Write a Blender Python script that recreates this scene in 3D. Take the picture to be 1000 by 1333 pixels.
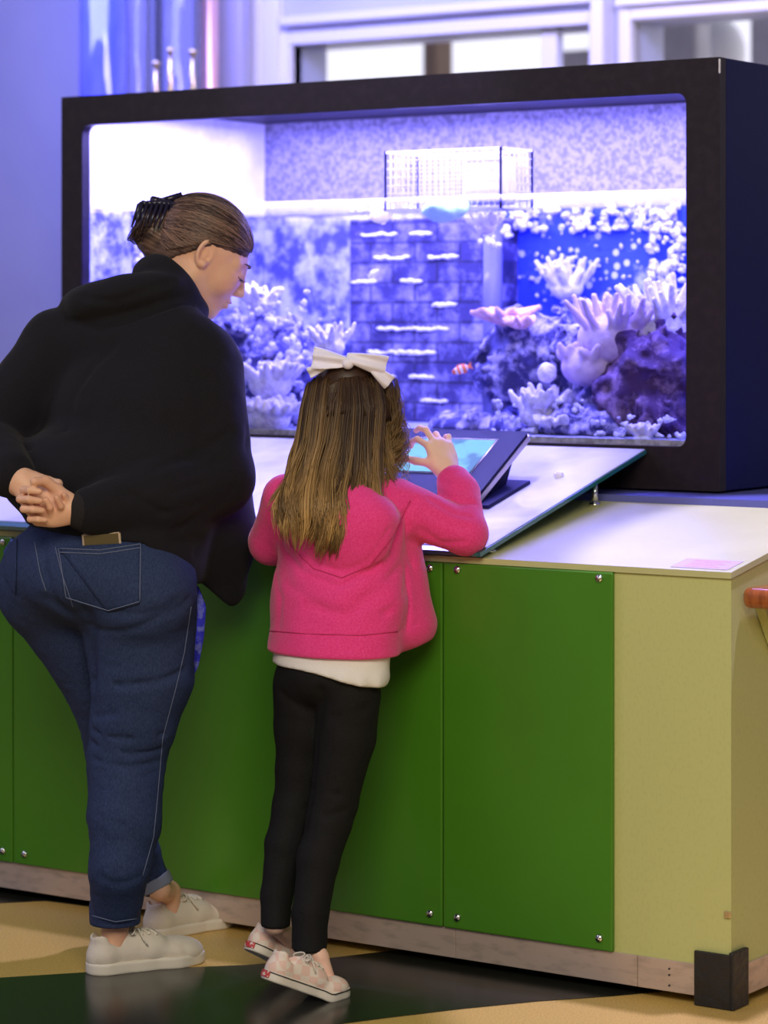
import bpy, bmesh, math, random
import numpy as np
from mathutils import Vector, Matrix

for o in list(bpy.data.objects): bpy.data.objects.remove(o)
S = bpy.context.scene
COL = S.collection
rnd = random.Random(7)
R_ = np.random.RandomState(5)

# ------------------------------------------------------------------ camera
FPX, EYE, HX, HY = 3600.0, 1.30, 500.0, 420.0
_n = math.hypot(5200, FPX)
RT = np.array([5200/_n, FPX/_n, 0.0])          # to the right of the view
FW = np.array([-FPX/_n, 5200/_n, 0.0])         # along the view
UP = np.array([0, 0, 1.0])
D1 = FPX*EYE/895
CAM = -((952-500)/FPX*D1*RT + D1*FW) + np.array([0, 0, EYE])
cd = bpy.data.cameras.new('camera'); cam = bpy.data.objects.new('camera', cd); COL.objects.link(cam)
cam.location = CAM
cam.rotation_euler = (math.pi/2, 0, math.atan2(-FW[0], FW[1]))
cd.sensor_width = 36; cd.lens = FPX/1333*36; cd.shift_y = -(666.5-HY)/1333; cd.clip_end = 60
cd.dof.use_dof = True; cd.dof.focus_distance = 5.5; cd.dof.aperture_fstop = 3.2
S.camera = cam

# ------------------------------------------------------------------ light and exposure
S.view_settings.view_transform = 'Standard'; S.view_settings.look = 'None'
S.view_settings.exposure = 0.0; S.view_settings.gamma = 1.0
wd = bpy.data.worlds.new('world'); S.world = wd; wd.use_nodes = True
wd.node_tree.nodes['Background'].inputs[0].default_value = (0.60, 0.60, 0.80, 1)
wd.node_tree.nodes['Background'].inputs[1].default_value = 0.22

def lamp(name, kind, loc, target, energy, color, **kw):
    l = bpy.data.lights.new(name, kind); l.energy = energy; l.color = color
    for k, v in kw.items(): setattr(l, k, v)
    o = bpy.data.objects.new(name, l); COL.objects.link(o); o.location = loc
    d = Vector(target)-Vector(loc)
    o.rotation_euler = d.to_track_quat('-Z', 'Y').to_euler()
    return o
lamp('room_ceiling_light', 'AREA', (1.6, -3.6, 3.1), (-0.8, 0, 0.5), 132, (1.0, 0.88, 0.66), shape='RECTANGLE', size=2.6, size_y=1.6)
lamp('room_left_light', 'AREA', (-3.4, -2.2, 2.9), (-1.2, -0.4, 0.8), 26, (0.75, 0.72, 1.0), shape='RECTANGLE', size=1.5, size_y=1.5)
lamp('shelf_spot', 'SPOT', (-1.32, 0.50, 3.0), (-1.32, 0.45, 0.9), 215, (0.56, 0.50, 1.0), spot_size=math.radians(43), spot_blend=0.15, shadow_soft_size=0.05)
lamp('counter_spot', 'SPOT', (0.26, 0.30, 3.0), (0.26, 0.30, 0.9), 400, (0.56, 0.50, 1.0), spot_size=math.radians(36), spot_blend=0.12, shadow_soft_size=0.05)
lamp('blue_wall_wash', 'AREA', (-3.6, 2.0, 2.9), (-4.4, 3.6, 1.2), 60, (0.20, 0.22, 1.0), shape='RECTANGLE', size=1.2, size_y=0.6)
lamp('window_wall_wash', 'AREA', (-1.6, 1.9, 2.9), (-1.8, 3.4, 2.2), 60, (0.55, 0.50, 1.0), shape='RECTANGLE', size=2.4, size_y=0.4)
lamp('aquarium_led', 'AREA', (-1.3, 1.08, 1.835), (-1.3, 1.0801, 0), 74, (0.30, 0.27, 1.0), shape='RECTANGLE', size=1.7, size_y=0.60)
lamp('aquarium_led_front', 'AREA', (-1.3, 0.70, 1.82), (-1.3, 1.10, 1.2), 34, (0.42, 0.36, 1.0), shape='RECTANGLE', size=1.7, size_y=0.03)

# ------------------------------------------------------------------ projection helpers
def ray(px, py): return (px-HX)/FPX*RT + FW - (py-HY)/FPX*UP
def W(px, py, d): return CAM + ray(px, py)*d
def atY(px, py, Y):
    q = ray(px, py); return CAM + q*(Y-CAM[1])/q[1]
def atX(px, py, X):
    q = ray(px, py); return CAM + q*(X-CAM[0])/q[0]
def atZ(px, py, Z=0.0):
    q = ray(px, py); return CAM + q*(Z-CAM[2])/q[2]

# ------------------------------------------------------------------ materials
def mat(name, col, rough=0.6, metal=0.0, noise=None, bump=None, spec=0.5, coat=0.0, sheen=0.0, emit=None, sss=0.0, alpha=None):
    """noise=(scale, colour2, lo, hi, stretch)  bump=(scale, strength, stretch)"""
    m = bpy.data.materials.new(name); m.use_nodes = True
    N = m.node_tree.nodes; L = m.node_tree.links; b = N['Principled BSDF']
    b.inputs['Base Color'].default_value = (*col, 1); b.inputs['Roughness'].default_value = rough
    b.inputs['Metallic'].default_value = metal; b.inputs['Specular IOR Level'].default_value = spec
    b.inputs['Coat Weight'].default_value = coat; b.inputs['Sheen Weight'].default_value = sheen
    if sss:
        b.inputs['Subsurface Weight'].default_value = sss; b.inputs['Subsurface Radius'].default_value = (1, .3, .15); b.inputs['Subsurface Scale'].default_value = .008
    if emit: b.inputs['Emission Color'].default_value = (*emit[0], 1); b.inputs['Emission Strength'].default_value = emit[1]
    tc = N.new('ShaderNodeTexCoord')
    def nz(scale, stretch, detail=5):
        mp = N.new('ShaderNodeMapping'); mp.inputs['Scale'].default_value = stretch or (1, 1, 1)
        L.new(tc.outputs['Object'], mp.inputs[0])
        n = N.new('ShaderNodeTexNoise'); n.inputs['Scale'].default_value = scale; n.inputs['Detail'].default_value = detail
        L.new(mp.outputs[0], n.inputs['Vector']); return n
    if noise:
        n = nz(noise[0], noise[4] if len(noise) > 4 else None)
        r = N.new('ShaderNodeValToRGB'); r.color_ramp.elements[0].position = noise[2]; r.color_ramp.elements[1].position = noise[3]
        r.color_ramp.elements[0].color = (*col, 1); r.color_ramp.elements[1].color = (*noise[1], 1)
        L.new(n.outputs[0], r.inputs[0]); L.new(r.outputs[0], b.inputs['Base Color'])
    if bump:
        n = nz(bump[0], bump[2] if len(bump) > 2 else None)
        bp = N.new('ShaderNodeBump'); bp.inputs['Strength'].default_value = bump[1]; bp.inputs['Distance'].default_value = 0.01
        L.new(n.outputs[0], bp.inputs['Height']); L.new(bp.outputs[0], b.inputs['Normal'])
    return m

def glassy(name, tint, gloss=0.08, rough=0.02, milky=0.0, milk=(1, 1, 1), through=False):
    m = bpy.data.materials.new(name); m.use_nodes = True; N = m.node_tree.nodes; L = m.node_tree.links
    N.clear(); out = N.new('ShaderNodeOutputMaterial'); t = N.new('ShaderNodeBsdfTransparent'); t.inputs[0].default_value = (*tint, 1)
    g = N.new('ShaderNodeBsdfGlossy'); g.inputs['Roughness'].default_value = rough
    fr = N.new('ShaderNodeLayerWeight'); fr.inputs[0].default_value = gloss or 0
    mx = N.new('ShaderNodeMixShader'); mx.inputs[0].default_value = 0
    if gloss is not None: L.new(fr.outputs['Fresnel'], mx.inputs[0])
    src = t
    if milky:
        d = N.new('ShaderNodeBsdfTranslucent' if through else 'ShaderNodeBsdfDiffuse'); d.inputs[0].default_value = (*milk, 1)
        m2 = N.new('ShaderNodeMixShader'); m2.inputs[0].default_value = milky
        L.new(t.outputs[0], m2.inputs[1]); L.new(d.outputs[0], m2.inputs[2]); src = m2
    L.new(src.outputs[0], mx.inputs[1]); L.new(g.outputs[0], mx.inputs[2]); L.new(mx.outputs[0], out.inputs[0])
    return m

# ------------------------------------------------------------------ object helpers
def link(o, parent=None):
    COL.objects.link(o)
    if parent is not None: o.parent = parent; o.matrix_parent_inverse = Matrix.Identity(4)
    return o
def tag(o, label, cat, group=None):
    o['label'] = label; o['category'] = cat
    if group: o['group'] = group
    return o
def thing(name, label, cat, loc=(0, 0, 0), group=None):
    o = bpy.data.objects.new(name, None); o.empty_display_size = .05; link(o); o.location = loc
    return tag(o, label, cat, group)
def mesh_obj(name, V, F, m, parent=None, smooth=True, attr=None):
    """V in world coordinates; child meshes are shifted by the parent's location."""
    V = np.asarray(V, float)
    if parent is not None:
        off = np.zeros(3); p = parent
        while p is not None: off += np.array(p.location); p = p.parent
        V = V-off; loc = (0, 0, 0)
    else:
        loc = V.mean(0); loc[2] = V[:, 2].min(); V = V-loc
    me = bpy.data.meshes.new(name); me.from_pydata(V.tolist(), [], [list(map(int, f)) for f in F]); me.update()
    if smooth: me.polygons.foreach_set('use_smooth', [True]*len(me.polygons))
    if isinstance(m, (list, tuple)):
        for q in m: me.materials.append(q)
    else: me.materials.append(m)
    if attr is not None:
        a = me.attributes.new('tone', 'FLOAT', 'POINT'); a.data.foreach_set('value', np.asarray(attr, float))
    o = bpy.data.objects.new(name, me); link(o, parent); o.location = loc
    return o
def bmo(name, bm, m, parent=None, smooth=False, kind=None):
    V = [v.co[:] for v in bm.verts]; bm.verts.index_update(); F = [[v.index for v in f.verts] for f in bm.faces]
    mi = [f.material_index for f in bm.faces]; bm.free()
    o = mesh_obj(name, V, F, m, parent, smooth)
    if any(mi): o.data.polygons.foreach_set('material_index', mi)
    if kind: o['kind'] = kind
    return o
def box(bm, lo, hi, bev=0.0, mi=0):
    lo = np.minimum(lo, hi); hi2 = np.maximum(lo, hi)
    g = bmesh.ops.create_cube(bm, size=1)
    sz = Vector(np.array(hi2)-np.array(lo)); c = Vector((np.array(hi2)+np.array(lo))/2)
    for v in g['verts']: v.co = Vector((v.co.x*sz.x, v.co.y*sz.y, v.co.z*sz.z))+c
    fs = {f for v in g['verts'] for f in v.link_faces}
    for f in fs: f.material_index = mi
    if bev:
        es = list({e for v in g['verts'] for e in v.link_edges})
        bmesh.ops.bevel(bm, geom=es, offset=bev, segments=2, affect='EDGES', profile=.5)
def prism(bm, pts, vec, mi=0):
    """closed prism: polygon pts (3-D) pushed along vec"""
    a = [bm.verts.new(Vector(p)) for p in pts]; b = [bm.verts.new(Vector(p)+Vector(vec)) for p in pts]; n = len(pts)
    fs = [bm.faces.new(a[::-1]), bm.faces.new(b)]
    for i in range(n): fs.append(bm.faces.new((a[i], a[(i+1) % n], b[(i+1) % n], b[i])))
    for f in fs: f.material_index = mi
    bmesh.ops.recalc_face_normals(bm, faces=fs)
    return fs
def cyl(bm, a, b, r1, r2=None, seg=24):
    a = Vector(a); b = Vector(b); r2 = r1 if r2 is None else r2
    q = (b-a).to_track_quat('Z', 'Y')
    A = []; B = []
    for i in range(seg):
        t = 2*math.pi*i/seg; d = q @ Vector((math.cos(t), math.sin(t), 0))
        A.append(bm.verts.new(a+d*r1)); B.append(bm.verts.new(b+d*r2))
    bm.faces.new(A[::-1]); bm.faces.new(B)
    for i in range(seg): bm.faces.new((A[i], A[(i+1) % seg], B[(i+1) % seg], B[i]))
def tube_mesh(paths, radii, seg=5, flat=1.0):
    """many tapered tubes as V, F; paths list of (n,3), radii list of (n,)"""
    V = []; F = []; k = 0; T = []
    for P, r in zip(paths, radii):
        P = np.asarray(P, float); n = len(P)
        d = np.gradient(P, axis=0); d /= np.linalg.norm(d, axis=1)[:, None]+1e-9
        ref = np.array([0.31, 0.42, 0.85]) if abs(d[:, 2]).mean() < .8 else np.array([1., .2, .1])
        u = np.cross(d, ref); u /= np.linalg.norm(u, axis=1)[:, None]+1e-9
        v = np.cross(d, u)*flat
        for i in range(n):
            for j in range(seg):
                t = 2*math.pi*j/seg
                V.append(P[i]+r[i]*(math.cos(t)*u[i]+math.sin(t)*v[i]))
        for i in range(n-1):
            for j in range(seg):
                a = k+i*seg+j; b = k+i*seg+(j+1) % seg
                F.append((a, b, b+seg, a+seg))
        F.append(tuple(range(k, k+seg))[::-1]); F.append(tuple(range(k+(n-1)*seg, k+n*seg)))
        T += [len(T)]
        k += n*seg
    return np.array(V), F

# ------------------------------------------------------------------ signed-distance modelling
def nrm(v): v = np.asarray(v, float); return v/np.linalg.norm(v)
def sd_cap(P, a, b, ra, rb):
    a = np.asarray(a, float); b = np.asarray(b, float); ab = b-a; h = np.clip(((P-a)@ab)/(ab@ab+1e-12), 0, 1)
    return np.linalg.norm(P-a-h[:, None]*ab, axis=1)-(ra+(rb-ra)*h)
def sd_ecap(P, a, b, A, sa, sb):
    """elliptic tapered capsule; A lateral axis; sa=(half width, half depth)"""
    a = np.asarray(a, float); b = np.asarray(b, float); ab = b-a; L = np.linalg.norm(ab); ax = ab/L
    A = A-(A@ax)*ax; A = nrm(A); B = np.cross(ax, A)
    h = np.clip(((P-a)@ax)/L, 0, 1); h3 = h
    v = P-a-h[:, None]*ab; rx = sa[0]+(sb[0]-sa[0])*h3; ry = sa[1]+(sb[1]-sa[1])*h3; rm = np.minimum(rx, ry)
    e = np.sqrt(((v@A)/rx)**2+((v@B)/ry)**2+((v@ax)/rm)**2)
    return (e-1)*rm
def sd_ell(P, c, M, r):
    q = (P-c)@np.asarray(M).T; r = np.asarray(r, float)
    k0 = np.linalg.norm(q/r, axis=1); k1 = np.linalg.norm(q/(r*r), axis=1)+1e-9
    return k0*(k0-1)/k1
def smin(a, b, k):
    if k <= 0: return np.minimum(a, b)
    h = np.clip(.5+.5*(b-a)/k, 0, 1); return b*(1-h)+a*h-k*h*(1-h)
def smax(a, b, k): return -smin(-a, -b, k)
def seg_dist(P, a, b):
    a = np.asarray(a, float); ab = np.asarray(b, float)-a; h = np.clip(((P-a)@ab)/(ab@ab+1e-12), 0, 1)
    return np.linalg.norm(P-a-h[:, None]*ab, axis=1)
def vnoise(P, sc, seed=0):
    """smooth value noise, -1..1"""
    Q = P*sc+seed*17.13; i = np.floor(Q).astype(np.int64); f = Q-i; f = f*f*(3-2*f); out = 0
    for dx in (0, 1):
        for dy in (0, 1):
            for dz in (0, 1):
                h = ((i[:, 0]+dx)*73856093) ^ ((i[:, 1]+dy)*19349663) ^ ((i[:, 2]+dz)*83492791)
                h = (h ^ (h >> 13))*1274126177; h = (h ^ (h >> 16)) & 0xffff
                w = (f[:, 0] if dx else 1-f[:, 0])*(f[:, 1] if dy else 1-f[:, 1])*(f[:, 2] if dz else 1-f[:, 2])
                out = out+w*(h/32767.5-1)
    return out
def polygonise(f, lo, hi, h, smooth=1):
    """block-sparse surface nets"""
    lo = np.asarray(lo, float); hi = np.asarray(hi, float); B = 8
    nb = np.ceil((hi-lo)/(h*B)).astype(int)+1
    g = np.stack(np.meshgrid(*[np.arange(n) for n in nb], indexing='ij'), -1).reshape(-1, 3)
    c = lo+(g+.5)*B*h
    val = np.concatenate([f(c[i:i+200000]) for i in range(0, len(c), 200000)])
    g = g[np.abs(val) < B*h*1.45]
    N = (nb+1)*B+2
    idx = np.stack(np.meshgrid(*[np.arange(B+1)]*3, indexing='ij'), -1).reshape(-1, 3)
    allV = []; allI = []; E = []
    cid = lambda q: (q[..., 0]*N[1]+q[..., 1])*N[2]+q[..., 2]
    for s in range(0, len(g), 600):
        gb = g[s:s+600]; pts = gb[:, None, :]*B+idx[None]
        v = f((lo+pts.reshape(-1, 3)*h)).reshape(len(gb), B+1, B+1, B+1)
        sg = v < 0; p0 = gb*B
        c8 = [v[:, a:a+B, b:b+B, c_:c_+B] for a in (0, 1) for b in (0, 1) for c_ in (0, 1)]
        s8 = sum((x < 0).astype(int) for x in c8); mix = (s8 > 0) & (s8 < 8)
        w = np.argwhere(mix)
        if len(w):
            cv = np.stack([x[mix] for x in c8], -1); acc = np.zeros((len(w), 3)); cnt = np.zeros(len(w))
            cor = np.array([(a, b, c_) for a in (0, 1) for b in (0, 1) for c_ in (0, 1)], float)
            for i in range(8):
                for j in range(i+1, 8):
                    if np.abs(cor[i]-cor[j]).sum() == 1:
                        m = (cv[:, i] < 0) != (cv[:, j] < 0)
                        t = cv[:, i]/(cv[:, i]-cv[:, j]+1e-20)
                        acc[m] += (cor[i]+(cor[j]-cor[i])*t[:, None])[m]; cnt[m] += 1
            cell = p0[w[:, 0]]+w[:, 1:]
            allV.append(lo+(cell+acc/cnt[:, None])*h); allI.append(cid(cell))
        for ax in range(3):
            sl0 = [slice(None)]+[slice(0, B)]*3; sl1 = list(sl0); sl1[1+ax] = slice(1, B+1)
            a = sg[tuple(sl0)]; b = sg[tuple(sl1)]; m = np.argwhere(a != b)
            if len(m):
                E.append((ax, p0[m[:, 0]]+m[:, 1:], a[a != b]))
    V = np.concatenate(allV); I = np.concatenate(allI); I, u = np.unique(I, return_index=True); V = V[u]
    F = []
    for ax, c, ins in E:
        o1 = np.zeros(3, int); o2 = np.zeros(3, int); o1[(ax+1) % 3] = 1; o2[(ax+2) % 3] = 1
        q = np.stack([cid(c), cid(c-o1), cid(c-o1-o2), cid(c-o2)], -1)
        k = np.clip(np.searchsorted(I, q), 0, len(I)-1); ok = (I[k] == q).all(1)
        k = k[ok]; ii = ins[ok]; k[~ii] = k[~ii][:, ::-1]; F.append(k)
    F = np.concatenate(F)
    for _ in range(smooth):
        acc = np.zeros_like(V); cnt = np.zeros(len(V))
        for a, b in ((0, 1), (1, 2), (2, 3), (3, 0)):
            np.add.at(acc, F[:, a], V[F[:, b]]); np.add.at(acc, F[:, b], V[F[:, a]])
            np.add.at(cnt, F[:, a], 1); np.add.at(cnt, F[:, b], 1)
        V = V*.5+.5*acc/np.maximum(cnt, 1)[:, None]
    return V, F.tolist()
class Sdf:
    """ordered list of primitives blended into one body"""
    def __init__(s): s.ops = []
    def cap(s, a, b, ra, rb, k=.01): s.ops.append(('u', k, lambda P: sd_cap(P, a, b, ra, rb))); return s
    def ecap(s, a, b, A, sa, sb, k=.01): s.ops.append(('u', k, lambda P: sd_ecap(P, a, b, A, sa, sb))); return s
    def ell(s, c, M, r, k=.01): s.ops.append(('u', k, lambda P: sd_ell(P, c, M, r))); return s
    def fn(s, op, k, f): s.ops.append((op, k, f)); return s
    def groove(s, a, b, w, amp): s.ops.append(('d', 0, lambda P: amp*np.exp(-(seg_dist(P, a, b)/w)**2))); return s
    def grooves(s, pts, w, amp):
        def g(P):
            d = np.full(len(P), 9.)
            for a, b in zip(pts[:-1], pts[1:]): d = np.minimum(d, seg_dist(P, a, b))
            return amp*np.exp(-(d/w)**2)
        s.ops.append(('d', 0, g)); return s
    def __call__(s, P):
        d = np.full(len(P), 5.)
        for op, k, f in s.ops:
            if op == 'u': d = smin(d, f(P), k)
            elif op == 's': d = smax(d, -f(P), k)
            elif op == 'i': d = smax(d, f(P), k)
            else: d = d+f(P)
        return d
def build(name, sdf, lo, hi, h, m, parent=None, smooth=1):
    V, F = polygonise(sdf, lo, hi, h, smooth); return mesh_obj(name, V, F, m, parent, True)
def trace(sdf, px, py, d0, d1, off=0.0):
    """first surface point met by the line of sight through a photo point"""
    q = ray(px, py); ts = np.linspace(d0, d1, 500); v = sdf(CAM+ts[:, None]*q); i = np.argmax(v < off)
    if v[i] >= off: return CAM+d1*q
    t = ts[i-1]+(ts[i]-ts[i-1])*(v[i-1]-off)/(v[i-1]-v[i]) if i else ts[0]
    return CAM+t*q
I3 = np.eye(3)
# ================================================================== SETTING
M_floor = mat('yellow_terrazzo', (.70, .47, .13), .32, noise=(260, (.50, .32, .10), .45, .62), spec=.5)
M_floorb = mat('black_terrazzo', (.012, .013, .011), .22, noise=(300, (.05, .05, .04), .60, .75))
bm = bmesh.new()
vs = [bm.verts.new(p) for p in ((-9, -9, 0), (9, -9, 0), (9, 9, 0), (-9, 9, 0))]; bm.faces.new(vs)
fl = bmo('floor', bm, M_floor, kind='structure')
# inlaid black band with curved edges, and the black field behind it
def inlay(name, pix, z=.0012):
    bm = bmesh.new(); P = [atZ(*p) for p in pix]
    fs = prism(bm, [(p[0], p[1], 0.0002) for p in P], (0, 0, z)); bmesh.ops.triangulate(bm, faces=[f for f in bm.faces if len(f.verts) > 4])
    return bmo(name, bm, M_floorb, kind='structure')
inlay('trim_1', [(-700, 1312), (-300, 1288), (0, 1273.5), (150, 1264), (320, 1257), (420, 1249), (520, 1237), (640, 1222), (760, 1212), (900, 1232), (930, 1290), (862, 1291), (800, 1297), (700, 1304), (600, 1314), (500, 1326), (440, 1334), (360, 1352), (240, 1390), (100, 1460), (-300, 1500)])
inlay('trim_2', [(-700, 1250), (-300, 1205), (0, 1176), (60, 1173), (115, 1180), (190, 1172), (330, 1200), (330, 1150), (0, 1110), (-700, 1090)])

M_wall = mat('blue_grey_paint', (.52, .53, .68), .38, noise=(1.3, (.42, .44, .62), .35, .65), spec=.6)
M_white = mat('white_window_paint', (.80, .79, .84), .4)
YB = 3.3
def wbox(name, parts, m, bev=0, parent=None, kind='structure'):
    bm = bmesh.new()
    for lo, hi in parts: box(bm, lo, hi, bev)
    o = bmo(name, bm, m, parent)
    if parent is None and kind: o['kind'] = kind
    return o
zt = lambda px, py, Y=YB: atY(px, py, Y)[2]
xt = lambda px, Y=YB: atY(px, 100, Y)[0]
# back wall around two window openings
w1 = (xt(383), xt(772), zt(580, 112)-.35, zt(580, 46)); w2 = (xt(826), xt(826)+2.6, w1[2], zt(900, 22))
wb = [((-9, YB, 0), (9, YB+.2, w1[2])), ((-9, YB, w1[2]), (w1[0], YB+.2, 3.4)), ((w1[1], YB, w1[2]), (w2[0], YB+.2, 3.4)),
      ((w2[1], YB, w1[2]), (9, YB+.2, 3.4)), ((w1[0], YB, w1[3]), (w1[1], YB+.2, 3.4)), ((w2[0], YB, w2[3]), (w2[1], YB+.2, 3.4))]
wbox('wall_back', wb, M_wall)
M_pane = glassy('window_glass', (.95, .96, 1.0), .12)
def window(n, x0, x1, z0, z1, mull):
    bm = bmesh.new(); t = .045
    for lo, hi in [((x0-t, YB-.03, z0-t), (x0, YB+.05, z1+t)), ((x1, YB-.03, z0-t), (x1+t, YB+.05, z1+t)), ((x0, YB-.03, z1), (x1, YB+.05, z1+t)), ((x0, YB-.05, z0-t), (x1, YB+.05, z0))]: box(bm, lo, hi, .006)
    f = bmo('window_%d' % n, bm, M_white, None, kind='structure')
    bm = bmesh.new()
    for x in mull: box(bm, (x-.03, YB+.02, z0), (x+.03, YB+.07, z1), .004)
    if mull: bmo('mullion', bm, M_white, f)
    bm = bmesh.new(); box(bm, (x0, YB+.03, z0), (x1, YB+.036, z1)); bmo('glass_pane', bm, M_pane, f)
window(1, *w1, [xt(710)])
window(2, *w2, [])
# wide white casing boards round the windows
def caseboard(n, a, b, zlo, zhi, dy=.04): wbox('trim_%d' % n, [((a, YB-dy, zlo), (b, YB, zhi))], M_white, .004)
caseboard(3, xt(322), xt(372), 0, 3.4, .05); caseboard(4, xt(784), xt(800), 0, 3.4, .08)
caseboard(5, xt(376), xt(780), zt(580, 20), zt(580, 8), .06); caseboard(6, xt(812), xt(812)+2.7, zt(900, 4), zt(900, -8), .06)
caseboard(7, xt(340), xt(350), 0, 3.4, .075)
# daylight outside: pale facade seen through the windows
M_sky = mat('bright_daylight_sky', (.8, .8, .8), 1, emit=((.93, .92, 1.0), 1.05))
bm = bmesh.new(); box(bm, (-9, 7.5, -1), (6, 7.55, 7)); bmo('wall_outside', bm, M_sky, kind='structure')
M_brown = mat('brown_outdoor_wood', (.35, .25, .18), .8); M_grey = mat('grey_outdoor_wall', (.45, .43, .46), .9, noise=(2.2, (.75, .73, .76), .4, .6))
def outside(name, label, cat, px0, px1, y0, y1, Y, m, bev=.02):
    a = atY((px0), y1, Y); b = atY(px1, y1, Y); top = atY((px0+px1)/2, y0, Y)[2]
    bm = bmesh.new(); box(bm, (a[0], Y, 0), (b[0], Y+.15, top), bev); return tag(bmo(name, bm, m), label, cat)
outside('garden_post', 'slim brown post outdoors behind the middle of the wide window', 'post', 549, 566, -30, 150, 5.2, M_brown)
outside('garden_wall', 'low pale grey wall outdoors in the lower right of the wide window', 'wall', 722, 800, 64, 150, 6.2, M_grey)
outside('garden_pillar', 'grey pillar outdoors at the left of the right-hand window', 'pillar', 836, 905, 10, 150, 5.8, M_grey)
outside('garden_fence', 'grey screen outdoors at far right of the right-hand window', 'fence', 975, 1100, 10, 150, 5.8, M_grey)
bm = bmesh.new(); c = atY(938, 70, 6.6)
bmesh.ops.create_icosphere(bm, subdivisions=3, radius=.13)
for v in bm.verts: v.co = Vector((v.co.x*.9, v.co.y*.9, v.co.z*1.25)) + Vector(c)
cyl(bm, (c[0], c[1], 0), tuple(c), .03)
tag(bmo('garden_lamp', bm, mat('white_globe', (.9, .9, .9), .5), smooth=True), 'white globe lamp outdoors seen through the right-hand window', 'lamp')
wbox('wall_left', [((-7.6, -6, 0), (-7.4, YB, 3.4))], M_wall)

# clear and blue acrylic columns at the left by the wall
def column(px, wpx, Y, m, label, ring=None, z1=3.4):
    a = atY(px, 60, Y); d = (a-CAM)@FW; r = wpx/2/FPX*d
    t = thing('acrylic_column', label, 'display column', (a[0], a[1], 0), 'acrylic display columns')
    bm = bmesh.new(); cyl(bm, (a[0], a[1], .25), (a[0], a[1], z1), r, seg=48); bmo('tube', bm, m, t, True)
    bm = bmesh.new(); cyl(bm, (a[0], a[1], 0), (a[0], a[1], .25), r*1.15, r*1.1, 48); bmo('base', bm, M_dark, t, False)
    bm = bmesh.new()
    for q in range(6):
        zz = .6+q*.45; cyl(bm, (a[0]+r*.3*math.sin(q*2.1), a[1]+r*.2*math.cos(q), zz), (a[0]+r*.3*math.sin(q*2.1), a[1]+r*.2*math.cos(q), zz+.05), r*.12, seg=12)
    bmo('bubbles', bm, M_bub, t, True)
M_dark = mat('dark_plastic', (.02, .02, .03), .4)
M_bub = mat('pale_bubbles', (.85, .87, 1), .2)
M_bluew = mat('blue_water_column', (.05, .07, .62), .06, coat=1.0, noise=(2.2, (.14, .16, .85), .35, .6, (3, 3, .8)))
M_clear = glassy('clear_acrylic', (.74, .75, .98), .35, .03, .18, (.7, .7, .9))
column(134, 62, 2.5, M_bluew, 'tall glossy deep blue column with a bright highlight')
column(232, 62, 2.9, M_clear, 'clear acrylic column between the blue column and the copper pipe')
column(178, 36, 2.7, M_clear, 'slender clear column just right of the blue column')
a = atY(274, 60, 3.0); bm = bmesh.new(); cyl(bm, (a[0], a[1], 0), (a[0], a[1], 3.4), .028)
tag(bmo('copper_pipe', bm, mat('copper', (.95, .55, .42), .3, .6), smooth=True), 'pinkish copper pipe standing by the window casing', 'pipe')
a = atY(296, 60, 3.1); bm = bmesh.new(); box(bm, (a[0]-.06, a[1], 0), (a[0]+.06, a[1]+.06, 3.4), .01)
tag(bmo('grey_post', bm, mat('grey_violet_paint', (.42, .40, .5), .4)), 'grey post between the copper pipe and the window casing', 'post')
M_gold = mat('brass', (.75, .6, .35), .25, .8)
for (px, y0, y1, lab) in ((203, 85, 130, 'left'), (222, 68, 130, 'middle'), (251, 70, 130, 'right')):
    a = atY(px, y1+40, 2.35); b = atY(px, y0, 2.35); bm = bmesh.new(); cyl(bm, tuple(a), tuple(b), .011, .008)
    cyl(bm, tuple(b), (b[0], b[1], b[2]+.012), .014); cyl(bm, (a[0], a[1], 0), tuple(a), .03, .011)
    tag(bmo('brass_stand', bm, M_gold, smooth=True), 'slim %s brass rod showing above the aquarium top at the left' % lab, 'stand', 'brass rods above the aquarium')

# ================================================================== COUNTER
M_cream = mat('cream_laminate', (.52, .545, .215), .5, noise=(160, (.47, .49, .19), .50, .8, (1, 1, .6)), bump=(60, .02))
M_green = mat('green_acrylic', (.055, .20, .012), .28, noise=(2.0, (.065, .23, .014), .3, .7), spec=.5)
M_metal = mat('pinkish_brushed_metal', (.62, .50, .44), .42, .45, noise=(18, (.42, .34, .30), .5, .75, (1, 1, 3)))
M_top = mat('pale_counter_top', (.50, .50, .24), .42, noise=(3, (.56, .56, .28), .4, .6), spec=.4)
M_chrome = mat('chrome', (.8, .8, .8), .15, 1)
XL = -4.2
ZF, ZB1, ZB2 = .828, .915, .93
ctr = thing('display_counter', 'long cream counter with green front panels and sloped pale top', 'counter', (-2, 0, 0))
bm = bmesh.new(); prism(bm, [(0, .0, .02), (0, 1.62, .02), (0, 1.62, ZB2-.012), (0, .52, ZB1-.012), (0, 0, ZF-.012)], (XL, 0, 0)); bmo('body', bm, M_cream, ctr)
bm = bmesh.new(); prism(bm, [(.003, -.006, ZF-.012), (.003, -.006, ZF), (.003, .50, ZB1), (.003, .50, ZB1-.012)], (XL-.003, 0, 0)); bmo('counter_top', bm, M_top, ctr)
bm = bmesh.new(); prism(bm, [(.003, .50, ZB1-.012), (.003, .50, ZB2), (.003, 1.62, ZB2), (.003, 1.62, ZB1-.012)], (XL-.003, 0, 0)); bmo('ledge', bm, mat('blue_grey_ledge', (.12, .13, .42), .35), ctr)
bm = bmesh.new()
for a, b in ((-.20, 0), (-.62, -.201), (-2.0, -.621), (XL, -2.001)): box(bm, (a, -.0045, .018), (b, .004, .078), .001)
box(bm, (-.004, -.0045, .018), (.004, 1.62, .078), .001); bmo('kick_strip', bm, M_metal, ctr)
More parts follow.
